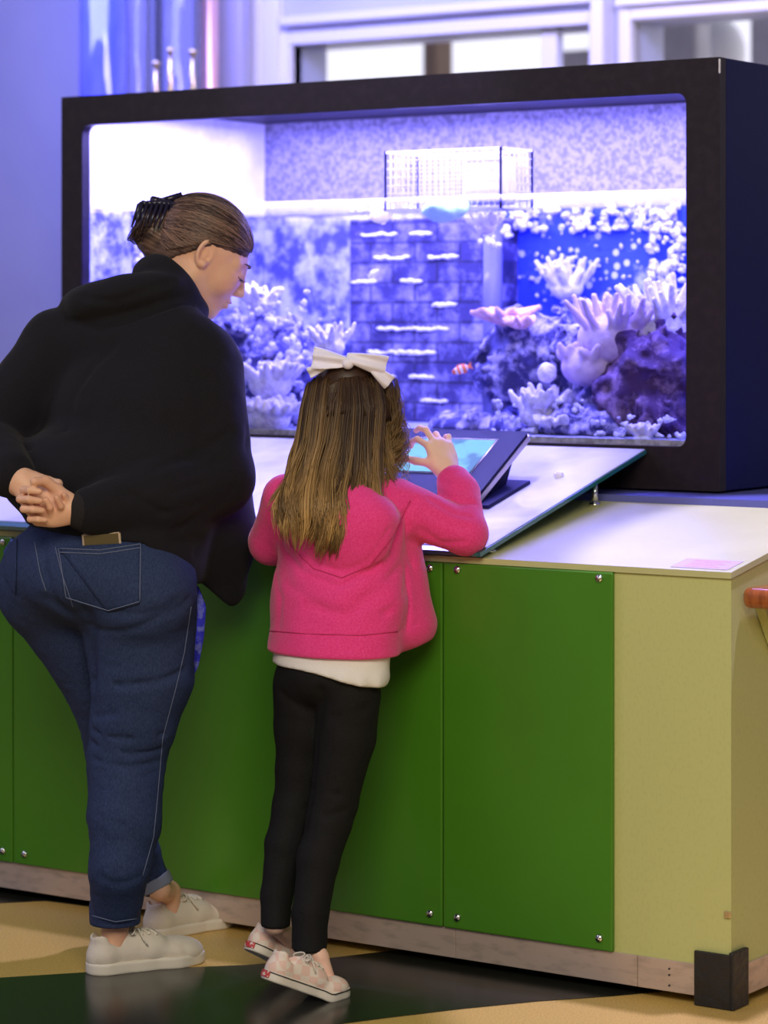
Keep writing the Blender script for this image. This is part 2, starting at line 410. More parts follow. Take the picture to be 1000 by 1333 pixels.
for a, b in ((-.6445, -.252), (-1.809, -.6475), (-2.98, -1.812), (-4.15, -2.983)):
    bm = bmesh.new(); box(bm, (a, -.0125, .079), (b, -.001, ZF-.013), .003); p = bmo('green_panel', bm, M_green, ctr)
    for x in (a+.035, b-.028):
        for z in (.103, .803):
            bm = bmesh.new(); cyl(bm, (x, -.012, z), (x, -.0175, z), .0085, .0065, 16); cyl(bm, (x, -.0175, z), (x, -.019, z), .0045, .003, 12); s = bmo('screw', bm, M_chrome, p, True); s['label'] = 'small chrome screw cap'
bm = bmesh.new(); box(bm, (-.075, -.009, .001), (.008, -.001, .105), .002); box(bm, (-.001, -.009, .001), (.0095, .055, .11), .002)
M_tape = mat('black_gaffer_tape', (.012, .012, .014), .45, bump=(40, .6)); o = bmo('corner_tape', bm, M_tape, ctr)
bm = bmesh.new(); box(bm, (-.012, -.007, .175), (.0, -.0005, .187), .001); bmo('hinge_pin', bm, M_gold, ctr)
bm = bmesh.new()
for z in (.05, .03, .062): cyl(bm, (-.13, -.004, z), (-.13, -.006, z), .002, seg=8)
bmo('rivet', bm, M_dark, ctr)
# printed notice on the counter top
slope = (ZB1-ZF)/.506
def ontop(x, y, dz=.0): return (x, y, ZF+(y+.006)*slope+dz)
lb = thing('printed_notice', 'faint pink printed notice on the counter top near its right corner', 'notice', ontop(-.07, .03))
bm = bmesh.new(); prism(bm, [ontop(*q, .0006) for q in ((-.135, .008), (-.012, .008), (-.012, .075), (-.135, .075))], (0, 0, .0005)); bmo('sheet', bm, mat('pale_pink_paper', (.50, .38, .47), .5), lb)
bm = bmesh.new()
for q in range(5):
    y = .017+q*.011; prism(bm, [ontop(*k, .0011) for k in ((-.11, y), (-.035-.012*(q % 2), y), (-.035-.012*(q % 2), y+.004), (-.11, y+.004))], (0, 0, .0004))
bmo('print_lines', bm, mat('rose_ink', (.60, .30, .42), .5), lb)
# wooden hand rest on the right-hand end
t = thing('wooden_handrail', 'orange-brown wooden rail end fixed to the right end of the counter', 'handrail', (.05, .3, .76))
zc = atX(985, 781, .05)[2]
def railf(P):
    q = np.abs(P-np.array([.060, .66, zc]))-np.array([.055, .64, .020])+.017
    d = np.linalg.norm(np.maximum(q, 0), axis=1)+np.minimum(q.max(1), 0)-.017
    c = (.045-P[:, 0])*.7-(P[:, 1]-.02)*.7; return smax(d, c-.020, .012)
build('rail', railf, (-.01, 0, zc-.04), (.13, 1.32, zc+.04), .004, mat('varnished_redwood', (.36, .10, .025), .25, noise=(30, (.24, .06, .015), .4, .7, (4, .4, 1)), coat=.5), t, 1)
bm = bmesh.new(); prism(bm, [(.003, .09, zc-.02), (.003, 1.1, zc-.02), (.003, 1.1, zc-.2), (.003, .16, zc-.12)], (.02, 0, 0)); bmo('bracket', bm, M_cream, t)

# ================================================================== AQUARIUM HOUSING
YT, TX0, TX1, TZ0, TZ1 = .65, -2.248, -.367, .935, 1.874
GX0, GX1, GZ0, GZ1 = -2.178, -.449, 1.029, 1.80
YD = 1.48
M_case = mat('black_brown_case', (.014, .009, .013), .5, spec=.3, noise=(40, (.022, .015, .019), .45, .7), bump=(90, .05))
M_side = mat('dark_blue_side_panel', (.004, .007, .085), .5, spec=.12)
aq = thing('aquarium', 'large black framed aquarium with a rounded window standing on the counter', 'aquarium', (-1.3, YT, TZ0))
def rounded(x0, x1, z0, z1, r, n=8):
    o = []
    for cx, cz, a0 in ((x1-r, z1-r, 0), (x0+r, z1-r, 90), (x0+r, z0+r, 180), (x1-r, z0+r, 270)):
        for i in range(n+1):
            a = math.radians(a0+90*i/n); o.append((cx+r*math.cos(a), cz+r*math.sin(a)))
    return o
# bezel: ring between outer rectangle and rounded opening
inner = rounded(GX0, GX1, GZ0, GZ1, .022)
def proj_out(x, z):
    cx, cz = (GX0+GX1)/2, (GZ0+GZ1)/2; dx, dz = x-cx, z-cz
    s = min(((TX1-cx) if dx > 0 else (TX0-cx))/dx if abs(dx) > 1e-6 else 1e9, ((TZ1-cz) if dz > 0 else (TZ0-cz))/dz if abs(dz) > 1e-6 else 1e9)
    return cx+dx*s, cz+dz*s
bm = bmesh.new(); n = len(inner); outer = [proj_out(*p) for p in inner]
for cxz in ((TX1, TZ1), (TX0, TZ1), (TX0, TZ0), (TX1, TZ0)):
    k = min(range(n), key=lambda i: (outer[i][0]-cxz[0])**2+(outer[i][1]-cxz[1])**2); outer[k] = cxz
rings = []
for P, y in ((outer, YT), (inner, YT), (inner, YT+.03), (outer, YT+.03)): rings.append([bm.verts.new((x, y, z)) for x, z in P])
for q in range(4):
    A, B = rings[q], rings[(q+1) % 4]
    for i in range(n): bm.faces.new((A[i], A[(i+1) % n], B[(i+1) % n], B[i]))
bmesh.ops.recalc_face_normals(bm, faces=bm.faces[:])
bmo('front_frame', bm, M_case, aq)
bm = bmesh.new(); box(bm, (TX1-.02, YT+.031, TZ0), (TX1, YD+.03, TZ1), .002); bmo('side_panel', bm, M_side, aq)
bm = bmesh.new(); box(bm, (TX0, YT+.031, TZ0), (TX0+.02, YD+.03, TZ1), .002); bmo('side_panel', bm, M_side, aq)
bm = bmesh.new(); box(bm, (TX0+.021, YT+.031, TZ1-.02), (TX1-.021, YD+.03, TZ1), .002); bmo('hood', bm, M_case, aq)
bm = bmesh.new(); box(bm, (TX0+.021, YT+.031, TZ0), (TX1-.021, YD, GZ0-.02), .002); bmo('bottom', bm, M_case, aq)
bm = bmesh.new(); box(bm, (TX0+.021, YD, TZ0), (TX1-.021, YD+.03, TZ1-.021), .002); bmo('rear_panel', bm, M_case, aq)
bm = bmesh.new(); box(bm, (TX1-.0015, YT-.001, TZ1-.035), (TX1+.0012, YT+.003, TZ1-.004)); bmo('edge_chip', bm, M_white, aq)
bm = bmesh.new(); box(bm, (GX0-.01, YT+.031, GZ0-.01), (GX1+.01, YT+.043, GZ1+.01)); bmo('glass_pane', bm, glassy('aquarium_glass', (.93, .93, 1.0), .06, .01), aq)
# interior linings
def rock_paint(name, base, pale, sc, lo, hi, brick=False, dots=False):
    m = bpy.data.materials.new(name); m.use_nodes = True; N = m.node_tree.nodes; L = m.node_tree.links; b = N['Principled BSDF']; b.inputs['Roughness'].default_value = .7
    tc = N.new('ShaderNodeTexCoord'); n = N.new('ShaderNodeTexNoise'); n.inputs['Scale'].default_value = sc; n.inputs['Detail'].default_value = 9; n.inputs['Roughness'].default_value = .68
    L.new(tc.outputs['Object'], n.inputs[0]); r = N.new('ShaderNodeValToRGB'); r.color_ramp.elements[0].position = lo; r.color_ramp.elements[1].position = hi
    r.color_ramp.elements[0].color = (*base, 1); r.color_ramp.elements[1].color = (*pale, 1); L.new(n.outputs[0], r.inputs[0]); last = r.outputs[0]
    if brick:
        mp = N.new('ShaderNodeMapping'); mp.inputs['Rotation'].default_value = (math.pi/2, 0, 0); L.new(tc.outputs['Object'], mp.inputs[0])
        br = N.new('ShaderNodeTexBrick'); br.inputs['Scale'].default_value = 1; br.inputs['Brick Width'].default_value = .14; br.inputs['Row Height'].default_value = .052; br.inputs['Mortar Size'].default_value = .004
        br.inputs['Color1'].default_value = (1, 1, 1, 1); br.inputs['Color2'].default_value = (.7, .7, .7, 1); br.inputs['Mortar'].default_value = (0.25, .25, .25, 1)
        L.new(mp.outputs[0], br.inputs[0]); mx = N.new('ShaderNodeMix'); mx.data_type = 'RGBA'; mx.blend_type = 'MULTIPLY'; mx.inputs[0].default_value = .85
        L.new(last, mx.inputs[6]); L.new(br.outputs[0], mx.inputs[7]); last = mx.outputs[2]
    if dots:
        v = N.new('ShaderNodeTexVoronoi'); v.inputs['Scale'].default_value = 26; L.new(tc.outputs['Object'], v.inputs[0])
        rr = N.new('ShaderNodeValToRGB'); rr.color_ramp.elements[0].position = .20; rr.color_ramp.elements[1].position = .28
        rr.color_ramp.elements[0].color = (1, 1, 1, 1); rr.color_ramp.elements[1].color = (0, 0, 0, 1); L.new(v.outputs['Distance'], rr.inputs[0])
        n2 = N.new('ShaderNodeTexNoise'); n2.inputs['Scale'].default_value = 5; L.new(tc.outputs['Object'], n2.inputs[0])
        r2 = N.new('ShaderNodeValToRGB'); r2.color_ramp.elements[0].position = .40; r2.color_ramp.elements[1].position = .48; L.new(n2.outputs[0], r2.inputs[0])
        ml = N.new('ShaderNodeMath'); ml.operation = 'MULTIPLY'; L.new(rr.outputs[0], ml.inputs[0]); L.new(r2.outputs[0], ml.inputs[1])
        mx = N.new('ShaderNodeMix'); mx.data_type = 'RGBA'; L.new(ml.outputs[0], mx.inputs[0]); L.new(last, mx.inputs[6]); mx.inputs[7].default_value = (.9, .9, .9, 1); last = mx.outputs[2]
    L.new(last, b.inputs['Base Color'])
    bp = N.new('ShaderNodeBump'); bp.inputs['Strength'].default_value = .5; bp.inputs['Distance'].default_value = .02; L.new(n.outputs[0], bp.inputs['Height']); L.new(bp.outputs[0], b.inputs['Normal'])
    return m
M_mottle = rock_paint('pale_algae_lining', (.14, .14, .36), (1, 1, 1), 14, .42, .60)
M_bluewall = rock_paint('deep_blue_lining', (.05, .10, .95), (.9, .92, 1), 7, .52, .62, dots=True)
M_brick = rock_paint('algae_covered_bricks', (.05, .042, .13), (.55, .52, .72), 11, .46, .72, brick=True)
M_white2 = rock_paint('bleached_lining', (.5, .5, .55), (.8, .8, .85), 6, .3, .6)
M_violet = mat('violet_speckled_panel', (.13, .125, .18), .6, noise=(90, (.27, .26, .34), .4, .6))
YI = YD-.002
waterY = YT+.05
ZW = atY(893, 247, YT+.045)[2]
def lining(name, lo, hi, m): bm = bmesh.new(); box(bm, lo, hi); return bmo(name, bm, m, aq)
IX0, IX1 = TX0+.022, TX1-.022
xa = atY(655, 400, YI-.02)[0]
lining('rear_lining', (xa, YI-.012, GZ0-.02), (IX1, YI, ZW), M_bluewall)
lining('rear_lining', (IX0, YI-.012, GZ0-.02), (xa-.001, YI, ZW), M_mottle)
lining('upper_rear_lining', (IX0, YI-.012, ZW+.001), (IX1, YI, TZ1-.022), M_violet)
lining('side_lining', (IX0, YT+.05, GZ0-.02), (IX0+.01, YI-.013, ZW), M_mottle)
lining('upper_side_lining', (IX0, YT+.05, ZW+.001), (IX0+.01, YI-.013, TZ1-.022), M_white2)
lining('side_lining', (IX1-.01, YT+.05, GZ0-.02), (IX1, YI-.013, TZ1-.022), M_mottle)
lining('sand_bed', (IX0+.01, YT+.046, GZ0-.019), (IX1-.011, YI-.013, GZ0+.012), rock_paint('pale_sand', (.3, .3, .3), (.6, .6, .6), 60, .4, .6))
wt = lining('water', (IX0+.0101, YT+.0445, GZ0+.0125), (IX1-.0111, YI-.0131, ZW-.012), glassy('clear_blue_water', (.88, .90, 1.0), None))
bm = bmesh.new(); box(bm, (IX0+.0101, YT+.0445, ZW-.012), (IX1-.0111, YI-.0131, ZW+.003)); bmo('water_surface', bm, glassy('bright_water_surface', (.97, .97, 1), None, 0, .20, (.85, .85, 1), True), aq)
# brick-clad overflow box in the middle and clear riser pipe beside it
YO = YI-.19
x0, x1 = atY(455, 400, YO)[0], atY(628, 400, YO)[0]
ov = thing('overflow_box', 'dark brick-patterned overflow box standing at the back of the aquarium', 'box', ((x0+x1)/2, YO, GZ0+.012))
bm = bmesh.new(); box(bm, (x0, YO, GZ0+.0125), (x1, YI-.0135, ZW-.02), .004); bmo('body', bm, M_brick, ov)
M_crust = mat('white_crust', (.85, .85, .9), .8)
for i in range(9):
    for j in range(2):
        z = ZW-.06-.062*i; xx = x0+.005+rnd.random()*.12+j*.15
        if z > GZ0+.05 and rnd.random() < .8:
            bm = bmesh.new(); n_ = 14; L_ = .05+rnd.random()*.09
            for q in range(n_):
                g_ = bmesh.ops.create_icosphere(bm, subdivisions=1, radius=1); s_ = rnd.uniform(.005, .010); cx_ = Vector((xx+L_*q/n_, YO-.002, z+rnd.uniform(-.003, .003)))
                for w_ in g_['verts']: w_.co = Vector((w_.co.x*s_*1.5, w_.co.y*s_*.8, w_.co.z*s_*.6))+cx_
            bmo('white_crust', bm, M_crust, ov, True)
bm = bmesh.new(); a = atY(640, 400, YO+.03); cyl(bm, (a[0], a[1], GZ0+.0125), (a[0], a[1], ZW+.02), .028)
tag(bmo('riser_pipe', bm, glassy('cloudy_pipe', (.6, .6, .95), .3, .1, .35, (.5, .5, .8)), smooth=True), 'cloudy clear pipe rising right of the brick overflow box', 'pipe')

# white mesh basket at the surface
def basket():
    YBk = YT+.18; a = atY(502, 252, YBk); b = atY(640, 196, YBk); x0, x1, z0, z1 = a[0], atY(652, 250, YBk)[0], ZW-.02, a[2]+ (a[2]-a[2]); z1 = atY(502, 199, YBk)[2]
    t = thing('mesh_basket', 'white plastic mesh basket floating at the aquarium surface', 'basket', ((x0+x1)/2, YBk, z0))
    bm = bmesh.new(); dY = .14
    def grid(p, du, dv, nu, nv, nrm_):
        p = np.array(p, float); du = np.array(du, float); dv = np.array(dv, float)
        for i in range(nu+1):
            c = p+du*i/nu; th = .0022 if i in (0, nu) else .0011
            box(bm, c-th*np.ones(3), c+dv+th*np.ones(3))
        for j in range(nv+1):
            c = p+dv*j/nv; th = .003 if j in (0, nv) else .0011
            box(bm, c-th*np.ones(3), c+du+th*np.ones(3))
    grid((x0, YBk, z0), (x1-x0, 0, 0), (0, 0, z1-z0), 20, 7, 0)
    grid((x0, YBk+dY, z0), (x1-x0, 0, 0), (0, 0, z1-z0), 20, 7, 0)
    grid((x1, YBk, z0), (0, dY, 0), (0, 0, z1-z0), 7, 7, 0)
    grid((x0, YBk, z0), (0, dY, 0), (0, 0, z1-z0), 7, 7, 0)
    bmo('mesh_walls', bm, mat('white_plastic', (.42, .42, .45), .5), t)
    bm = bmesh.new(); box(bm, (x0+.20, YBk+.03, z0+.01), (x1-.02, YBk+.11, z1-.015), .01); o = bmo('float_block', bm, mat('white_foam', (.5, .5, .54), .7), t)
basket()
# ================================================================== REEF
def lump(name, label, cat, c, r, m, seed, amp=.3, sc=18, h=.006, group=None, flatz=None):
    c = np.array(c, float); r = np.array(r, float)
    def f(P):
        d = sd_ell(P, c, I3, r); rm = r.min()
        d = d+amp*rm*(vnoise(P, sc, seed)+.5*vnoise(P, sc*2.3, seed+3)+.25*vnoise(P, sc*5, seed+5))
        if flatz is not None: d = np.maximum(d, flatz-P[:, 2])
        return d
    V, F = polygonise(f, c-r*1.7, c+r*1.7, h, 0)
    return tag(mesh_obj(name, V, F, m), label, cat, group)
M_rock = rock_paint('purple_live_rock', (.05, .045, .17), (.72, .68, .92), 22, .47, .66)
M_rockd = rock_paint('dark_live_rock', (.06, .02, .10), (.45, .30, .50), 20, .48, .72)
M_cor = mat('bleached_coral', (.85, .82, .88), .7, noise=(60, (.6, .55, .7), .45, .65), bump=(120, .5))
M_pink = mat('pink_plate_coral', (.95, .62, .66), .6, noise=(70, (.75, .4, .5), .5, .7), bump=(90, .6))
M_leather = mat('lilac_leather_coral', (.70, .58, .78), .6, noise=(40, (.55, .42, .68), .4, .7), bump=(70, .4))
def inT(px, py, Y): return atY(px, py, Y)
def rockat(px, py, Y, rx, ry, rz, m, seed, label, name='live_rock', cat='rock', group='reef rocks', amp=.35, sc=18, bottom=True):
    c = inT(px, py, Y); return lump(name, label, cat, c, (rx, ry, rz), m, seed, amp, sc, .007, group, GZ0+.0125)
rockat(858, 520, YT+.24, .13, .10, .16, M_rockd, 1, 'dark maroon rock at the lower right corner of the aquarium')
rockat(700, 470, YT+.40, .16, .10, .13, M_rock, 2, 'purple rock under the pink plate coral')
rockat(770, 560, YT+.22, .13, .10, .06, M_rock, 3, 'low purple rock at the bottom right, in front of the leather coral')
rockat(690, 565, YT+.30, .11, .09, .05, M_rock, 4, 'small low rock behind the tablet')
rockat(350, 500, YT+.30, .20, .13, .16, M_rock, 5, 'tall rock seen between the woman and the girl')
rockat(180, 470, YT+.35, .22, .14, .22, M_rock, 6, 'large rock behind the woman at the left of the aquarium')
rockat(800, 480, YT+.36, .16, .10, .12, M_rock, 8, 'purple rock carrying the leather coral')
rockat(620, 560, YT+.33, .12, .08, .05, M_rock, 9, 'flat rock below the clownfish')
rockat(440, 560, YT+.30, .14, .10, .06, M_rock, 10, 'low rock hidden behind the girl')
def fingers(label, c, n, ln, r, spread, m, name='finger_coral', seed=0, group='finger corals', up=(0, -.25, 1), base=.03):
    q = random.Random(seed); c = np.array(c, float); s = Sdf(); s.ell(c, I3, (base*1.3, base, base*.9), .01)
    for i in range(n):
        a = q.random()*6.283; e = spread*math.sqrt(q.random()); d = nrm(np.array([math.cos(a)*e, math.sin(a)*e*.7, 0])+np.array(up)*.8)
        o = c+np.array([math.cos(a)*e*base*1.2, math.sin(a)*e*base, base*.4]); L = ln*(.6+.6*q.random())
        mid = o+d*L*.55+np.array([q.uniform(-1, 1), q.uniform(-1, 1), 0])*L*.12; s.cap(o, mid, r*1.2, r, r*.5); s.cap(mid, mid+nrm(d+np.array([q.uniform(-.4, .4), q.uniform(-.4, .4), .2]))*L*.5, r, r*.75, r*.5)
    R = base*2+ln*1.5
    return tag(build(name, s, c-R, c+R, max(.003, r*.45), m, None, 1), label, 'coral', group)
fingers('large pale lilac leather coral with finger-like rim at the right of the aquarium', inT(800, 440, YT+.26), 46, .075, .0085, 1.0, M_leather, 'leather_coral', 3, None, base=.07)
fingers('pale coral mass on the slope below the leather coral', inT(765, 478, YT+.24), 22, .035, .010, .9, M_leather, 'leather_coral', 4, None, base=.05)
fingers('white finger coral at the upper right edge of the aquarium', inT(868, 430, YT+.30), 40, .085, .009, 1.0, M_cor, seed=5, base=.06)
fingers('small white branching coral in front of the blue lining', inT(738, 375, YI-.07), 26, .06, .008, 1.0, M_cor, seed=6, base=.035)
fingers('white branching coral low behind the tablet top right corner', inT(700, 540, YT+.18), 34, .05, .008, 1.1, M_cor, seed=7, base=.035)
fingers('bright white coral between the woman and the girl at mid height', inT(352, 500, YT+.12), 34, .04, .009, 1.1, M_cor, seed=8, base=.045)
fingers('white coral at the foot of the tall rock between woman and girl', inT(350, 545, YT+.10), 34, .035, .010, 1.2, M_cor, seed=9, base=.045)
fingers('spiky white coral above the girl\'s bow', inT(430, 452, YT+.15), 26, .045, .006, 1.2, M_cor, seed=10, base=.03)
fingers('pale coral high on the rock behind the woman\'s face', inT(338, 395, YT+.2), 26, .04, .008, 1.1, M_cor, seed=12, base=.03)
fingers('white coral cluster left of the woman\'s head', inT(140, 330, YT+.28), 30, .06, .009, 1.1, M_cor, seed=13, base=.05)
fingers('white coral tuft clinging to the riser pipe near the surface', inT(632, 295, YT+.35), 26, .03, .007, 1.2, M_cor, seed=14, base=.022)
fingers('small white coral at bottom right by the sand', inT(838, 566, YT+.09), 22, .02, .006, 1.2, M_cor, seed=16, base=.018)
# crusty pale algae tufts growing over the linings and the rocks
bm = bmesh.new(); qa = random.Random(31)
zones = [(665, 890, 268, 300, YI-.03, 120, .010), (845, 892, 290, 400, YI-.04, 90, .010), (718, 752, 330, 405, YI-.03, 60, .008), (660, 840, 300, 400, YI-.02, 50, .0045), (640, 760, 520, 578, YT+.16, 70, .007), (625, 665, 265, 320, YI-.22, 30, .007),
         (300, 400, 380, 560, YT+.16, 110, .009), (108, 180, 270, 345, YT+.25, 60, .010), (345, 452, 400, 470, YI-.05, 40, .008), (770, 890, 540, 582, YT+.10, 40, .006), (455, 620, 265, 275, YI-.21, 40, .005)]
for x0_, x1_, y0_, y1_, Y_, n_, r_ in zones:
    for i in range(n_):
        c = atY(qa.uniform(x0_, x1_), qa.uniform(y0_, y1_), Y_+qa.uniform(-.01, .01)); rr0 = r_*qa.uniform(.4, 1.3)
        c[2] = max(c[2], GZ0+.013+rr0); c[0] = max(c[0], IX0+.012+rr0*1.4)
        g_ = bmesh.ops.create_icosphere(bm, subdivisions=2, radius=rr0); sc_ = (qa.uniform(.7, 1.5), qa.uniform(.5, .9), qa.uniform(.6, 1.4)); sd_ = qa.random()*9
        for w_ in g_['verts']:
            k_ = 1+.35*math.sin(w_.co.x/rr0*5+sd_)*math.sin(w_.co.z/rr0*6+sd_*2)
            w_.co = Vector((w_.co.x*sc_[0]*k_, w_.co.y*sc_[1]*k_, w_.co.z*sc_[2]*k_))+Vector(c)
o = bmo('algae_tufts', bm, mat('pale_algae', (.82, .82, .92), .85, noise=(90, (.45, .42, .75), .45, .65)), smooth=True); tag(o, 'whitish algae tufts scattered over the rocks and rear wall inside the aquarium', 'algae'); o['kind'] = 'stuff'
# plate coral
def plate(label, c, r, seed, m):
    c = np.array(c, float)
    def f(P):
        q = P-c; a = np.arctan2(q[:, 1], q[:, 0]); rr = r*(1+.22*np.sin(5*a+seed)+.12*np.sin(9*a)); d = np.hypot(q[:, 0], q[:, 1]*1.5)
        z = q[:, 2]-.25*d-.006*np.sin(8*a); return np.maximum(np.abs(z)-.009*(1.3-d/rr)-.003, (d-rr))*.7
    V, F = polygonise(f, c-r*1.4, c+r*1.4, .004, 2); return tag(mesh_obj('plate_coral', V, F, m), label, 'coral', 'plate corals')
plate('salmon pink plate coral at the centre right of the aquarium', inT(655, 416, YT+.28), .075, 1, M_pink)
plate('pale plate coral just under the pink one', inT(678, 422, YT+.25), .04, 3, M_pink)
plate('pale plate coral at bottom behind the tablet', inT(722, 553, YT+.14), .05, 4, M_cor)
lump('green_lump', 'pale green rounded lump hanging under the mesh basket', 'coral', inT(581, 273, YT+.16), (.062, .045, .028), mat('pale_green', (.60, 1.0, .86), .5), 21, .25, 22, .004)  # pale green rounded lump just below the water surface
lump('white_sponge', 'white rounded sponge low beside the purple rock', 'sponge', inT(712, 485, YT+.2), (.024, .02, .022), M_cor, 23, .3, 30, .003)
lump('white_shell', 'curled white shell lying at the bottom right on the sand', 'shell', inT(835, 574, YT+.075), (.026, .015, .013), mat('shell_white', (.9, .92, .9), .5, bump=(150, .6)), 25, .25, 40, .0025)
# white crust patches and spots on the blue lining: separate little barnacles
# fish
def fish(name, label, px, py, Y, L, colA, stripes, head=1, tilt=0.0, hgt=.42):
    c = inT(px, py, Y); t = thing(name, label, 'fish', tuple(c), 'fish in the aquarium')
    R = nrm(RT*head*.95+np.array([0, 0, tilt])); U = nrm(np.array([0, 0, 1.])-R*R[2]); Nn = np.cross(R, U); MM = np.array([R, Nn, U])
    s = Sdf(); s.ell(c, MM, (L*.42, L*.11, L*hgt*.5), .002); s.ell(c+R*L*.2, MM, (L*.24, L*.1, L*hgt*.36), .01*L)
    V, F = polygonise(s, c-L*.7, c+L*.7, L*.03, 1)
    m = bpy.data.materials.new(name+'_skin'); m.use_nodes = True; N = m.node_tree.nodes; K = m.node_tree.links; b = N['Principled BSDF']; b.inputs['Roughness'].default_value = .4
    b.inputs['Base Color'].default_value = (*colA, 1)
    o = mesh_obj('body', V, F, [m, stripes or m], t)
    if stripes:
        cen = np.array([np.mean(V[f], axis=0) for f in F]); q = (cen-c)@R/L
        mi = ((np.abs(q-.22) < .045) | (np.abs(q+.02) < .06) | (np.abs(q+.30) < .035)).astype(int); o.data.polygons.foreach_set('material_index', mi.tolist())
    def fin(n2, pts):
        bm = bmesh.new(); prism(bm, [c+R*a*L+U*b_*L-Nn*.004*L*8 for a, b_ in pts], Nn*.0035*L*18); bmo(n2, bm, m, t)
    fin('tail_fin', [(-.36, .05), (-.36, -.05), (-.56, -.18), (-.52, 0), (-.56, .18)])
    fin('dorsal_fin', [(.18, hgt*.36), (-.25, hgt*.28), (-.28, hgt*.5), (-.05, hgt*.62), (.12, hgt*.6)])
    fin('anal_fin', [(.02, -hgt*.38), (-.25, -hgt*.26), (-.24, -hgt*.5), (-.08, -hgt*.58)])
    bm = bmesh.new(); bmesh.ops.create_icosphere(bm, subdivisions=2, radius=L*.035)
    for v in bm.verts: v.co += Vector(c+R*L*.32+U*L*.04-Nn*L*.07*(1 if Nn@FW > 0 else -1))
    bmo('eye', bm, M_dark, t, True)
M_wst = mat('white_fish_band', (.95, .92, .9), .4)
fish('clownfish', 'orange clownfish with white bands right of the girl\'s bow', 600, 481, YT+.14, .050, (1.0, .25, .06), M_wst, -1, -.35)
fish('yellow_tang', 'pale yellow oval fish near the surface left of the basket', 495, 282, YT+.2, .058, (1.0, .92, .45), None, -1, 0, .6)
fish('damselfish', 'small pale fish near the surface right of the riser pipe', 676, 280, YT+.22, .036, (.95, .9, .75), None, -1, 0, .5)
fish('damselfish', 'tiny whitish fish hovering in front of the bricks', 487, 355, YT+.3, .032, (.8, .8, .8), None, 1, .6)

# ================================================================== GLASS READING SHELF
SX1, SX0 = -.545, -2.4
sh = thing('glass_shelf', 'tilted glass shelf with pale printed top leaning from the counter edge to the aquarium', 'shelf', (-1.4, .3, .85))
SF = np.array([0, -.03, .842]); SBk = np.array([0, .645, 1.022]); sd = nrm(SBk-SF); sn = np.array([0, -sd[2], sd[1]])
def onshelf(x, t, n=0.0): p = SF+sd*t+sn*n; return np.array([x, p[1], p[2]])
SLn = np.linalg.norm(SBk-SF)
M_edge = mat('green_glass_edge', (.01, .13, .14), .1, spec=.8, coat=1)
M_print = mat('pale_printed_glass', (.74, .74, .78), .25, noise=(5, (.52, .52, .66), .42, .66), coat=.6)
bm = bmesh.new(); prism(bm, [onshelf(SX1, 0, -.010), onshelf(SX1, SLn, -.010), onshelf(SX1, SLn, -.001), onshelf(SX1, 0, -.001)], (SX0-SX1, 0, 0)); bmo('glass_sheet', bm, M_edge, sh)
bm = bmesh.new(); prism(bm, [onshelf(SX1-.004, .03, -.001), onshelf(SX1-.004, SLn, -.001), onshelf(SX1-.004, SLn, .0005), onshelf(SX1-.004, .03, .0005)], (SX0-SX1+.008, 0, 0)); bmo('printed_top', bm, M_print, sh)
for x, t_ in ((SX1-.02, .07), (SX1-.02, .50), (-1.2, .07), (-1.9, .07), (-1.3, .5), (-2.0, .5)):
    p = onshelf(x, t_, -.012); g = ontop(x, min(p[1], .49), 0)
    bm = bmesh.new(); cyl(bm, (p[0], p[1], g[2]), tuple(p), .007, seg=16); cyl(bm, (p[0], p[1], g[2]), (p[0], p[1], g[2]+.006), .012, seg=16); bmo('standoff', bm, M_chrome, sh, True)
kp = None
for tt in np.linspace(0, SLn, 200):
    p = onshelf(0, tt); q = atY(728, 623, p[1])
    if abs(q[2]-p[2]) < .004: kp = (q[0], tt)
bm = bmesh.new(); cyl(bm, tuple(onshelf(kp[0], kp[1], .0006)), tuple(onshelf(kp[0], kp[1], .010)), .011, .0095, 24); cyl(bm, tuple(onshelf(kp[0], kp[1], .010)), tuple(onshelf(kp[0], kp[1], .012)), .006, .005, 24)
o = bmo('knob', bm, mat('white_cap', (.85, .82, .82), .3), sh); o['label'] = 'round white fixing cap'

# ================================================================== TABLET
TBR = atY(622, 646, .22); TTR = atX(690, 561, TBR[0]); print('tablet', TBR, TTR, onshelf(0, .25))
td = TTR-TBR; tl = np.linalg.norm(td); td = td/tl; tn = nrm(np.cross(np.array([1., 0, 0]), td))
TW = .33
tb = thing('tablet_kiosk', 'blue-black tablet kiosk with a cyan screen tilted on the glass shelf', 'tablet', (TBR[0]-TW/2, TBR[1], TBR[2]-.1))
def ont(x, t, n): return TBR+np.array([-x, 0, 0])+td*t+tn*n
M_tab = mat('dark_blue_tablet_case', (.008, .008, .060), .5, spec=.12)
def rr(x0, x1, a, b, r, n0, dn, m, name, lab=None):
    pts = rounded(x0, x1, a, b, r, 5); bm = bmesh.new(); prism(bm, [ont(x, t, n0) for x, t in pts], tn*dn); o = bmo(name, bm, m, tb); return o
rr(0, TW, 0, tl, .012, -.018, .011, mat('silver_tablet_edge', (.55, .50, .56), .3, .5), 'rim')
rr(.002, TW-.002, .002, tl-.002, .012, -.007, .007, M_tab, 'case')
rr(.060, TW-.060, .30*tl, .86*tl, .003, .0001, .0009, mat('screen_border', (.01, .01, .015), .1), 'screen_border')
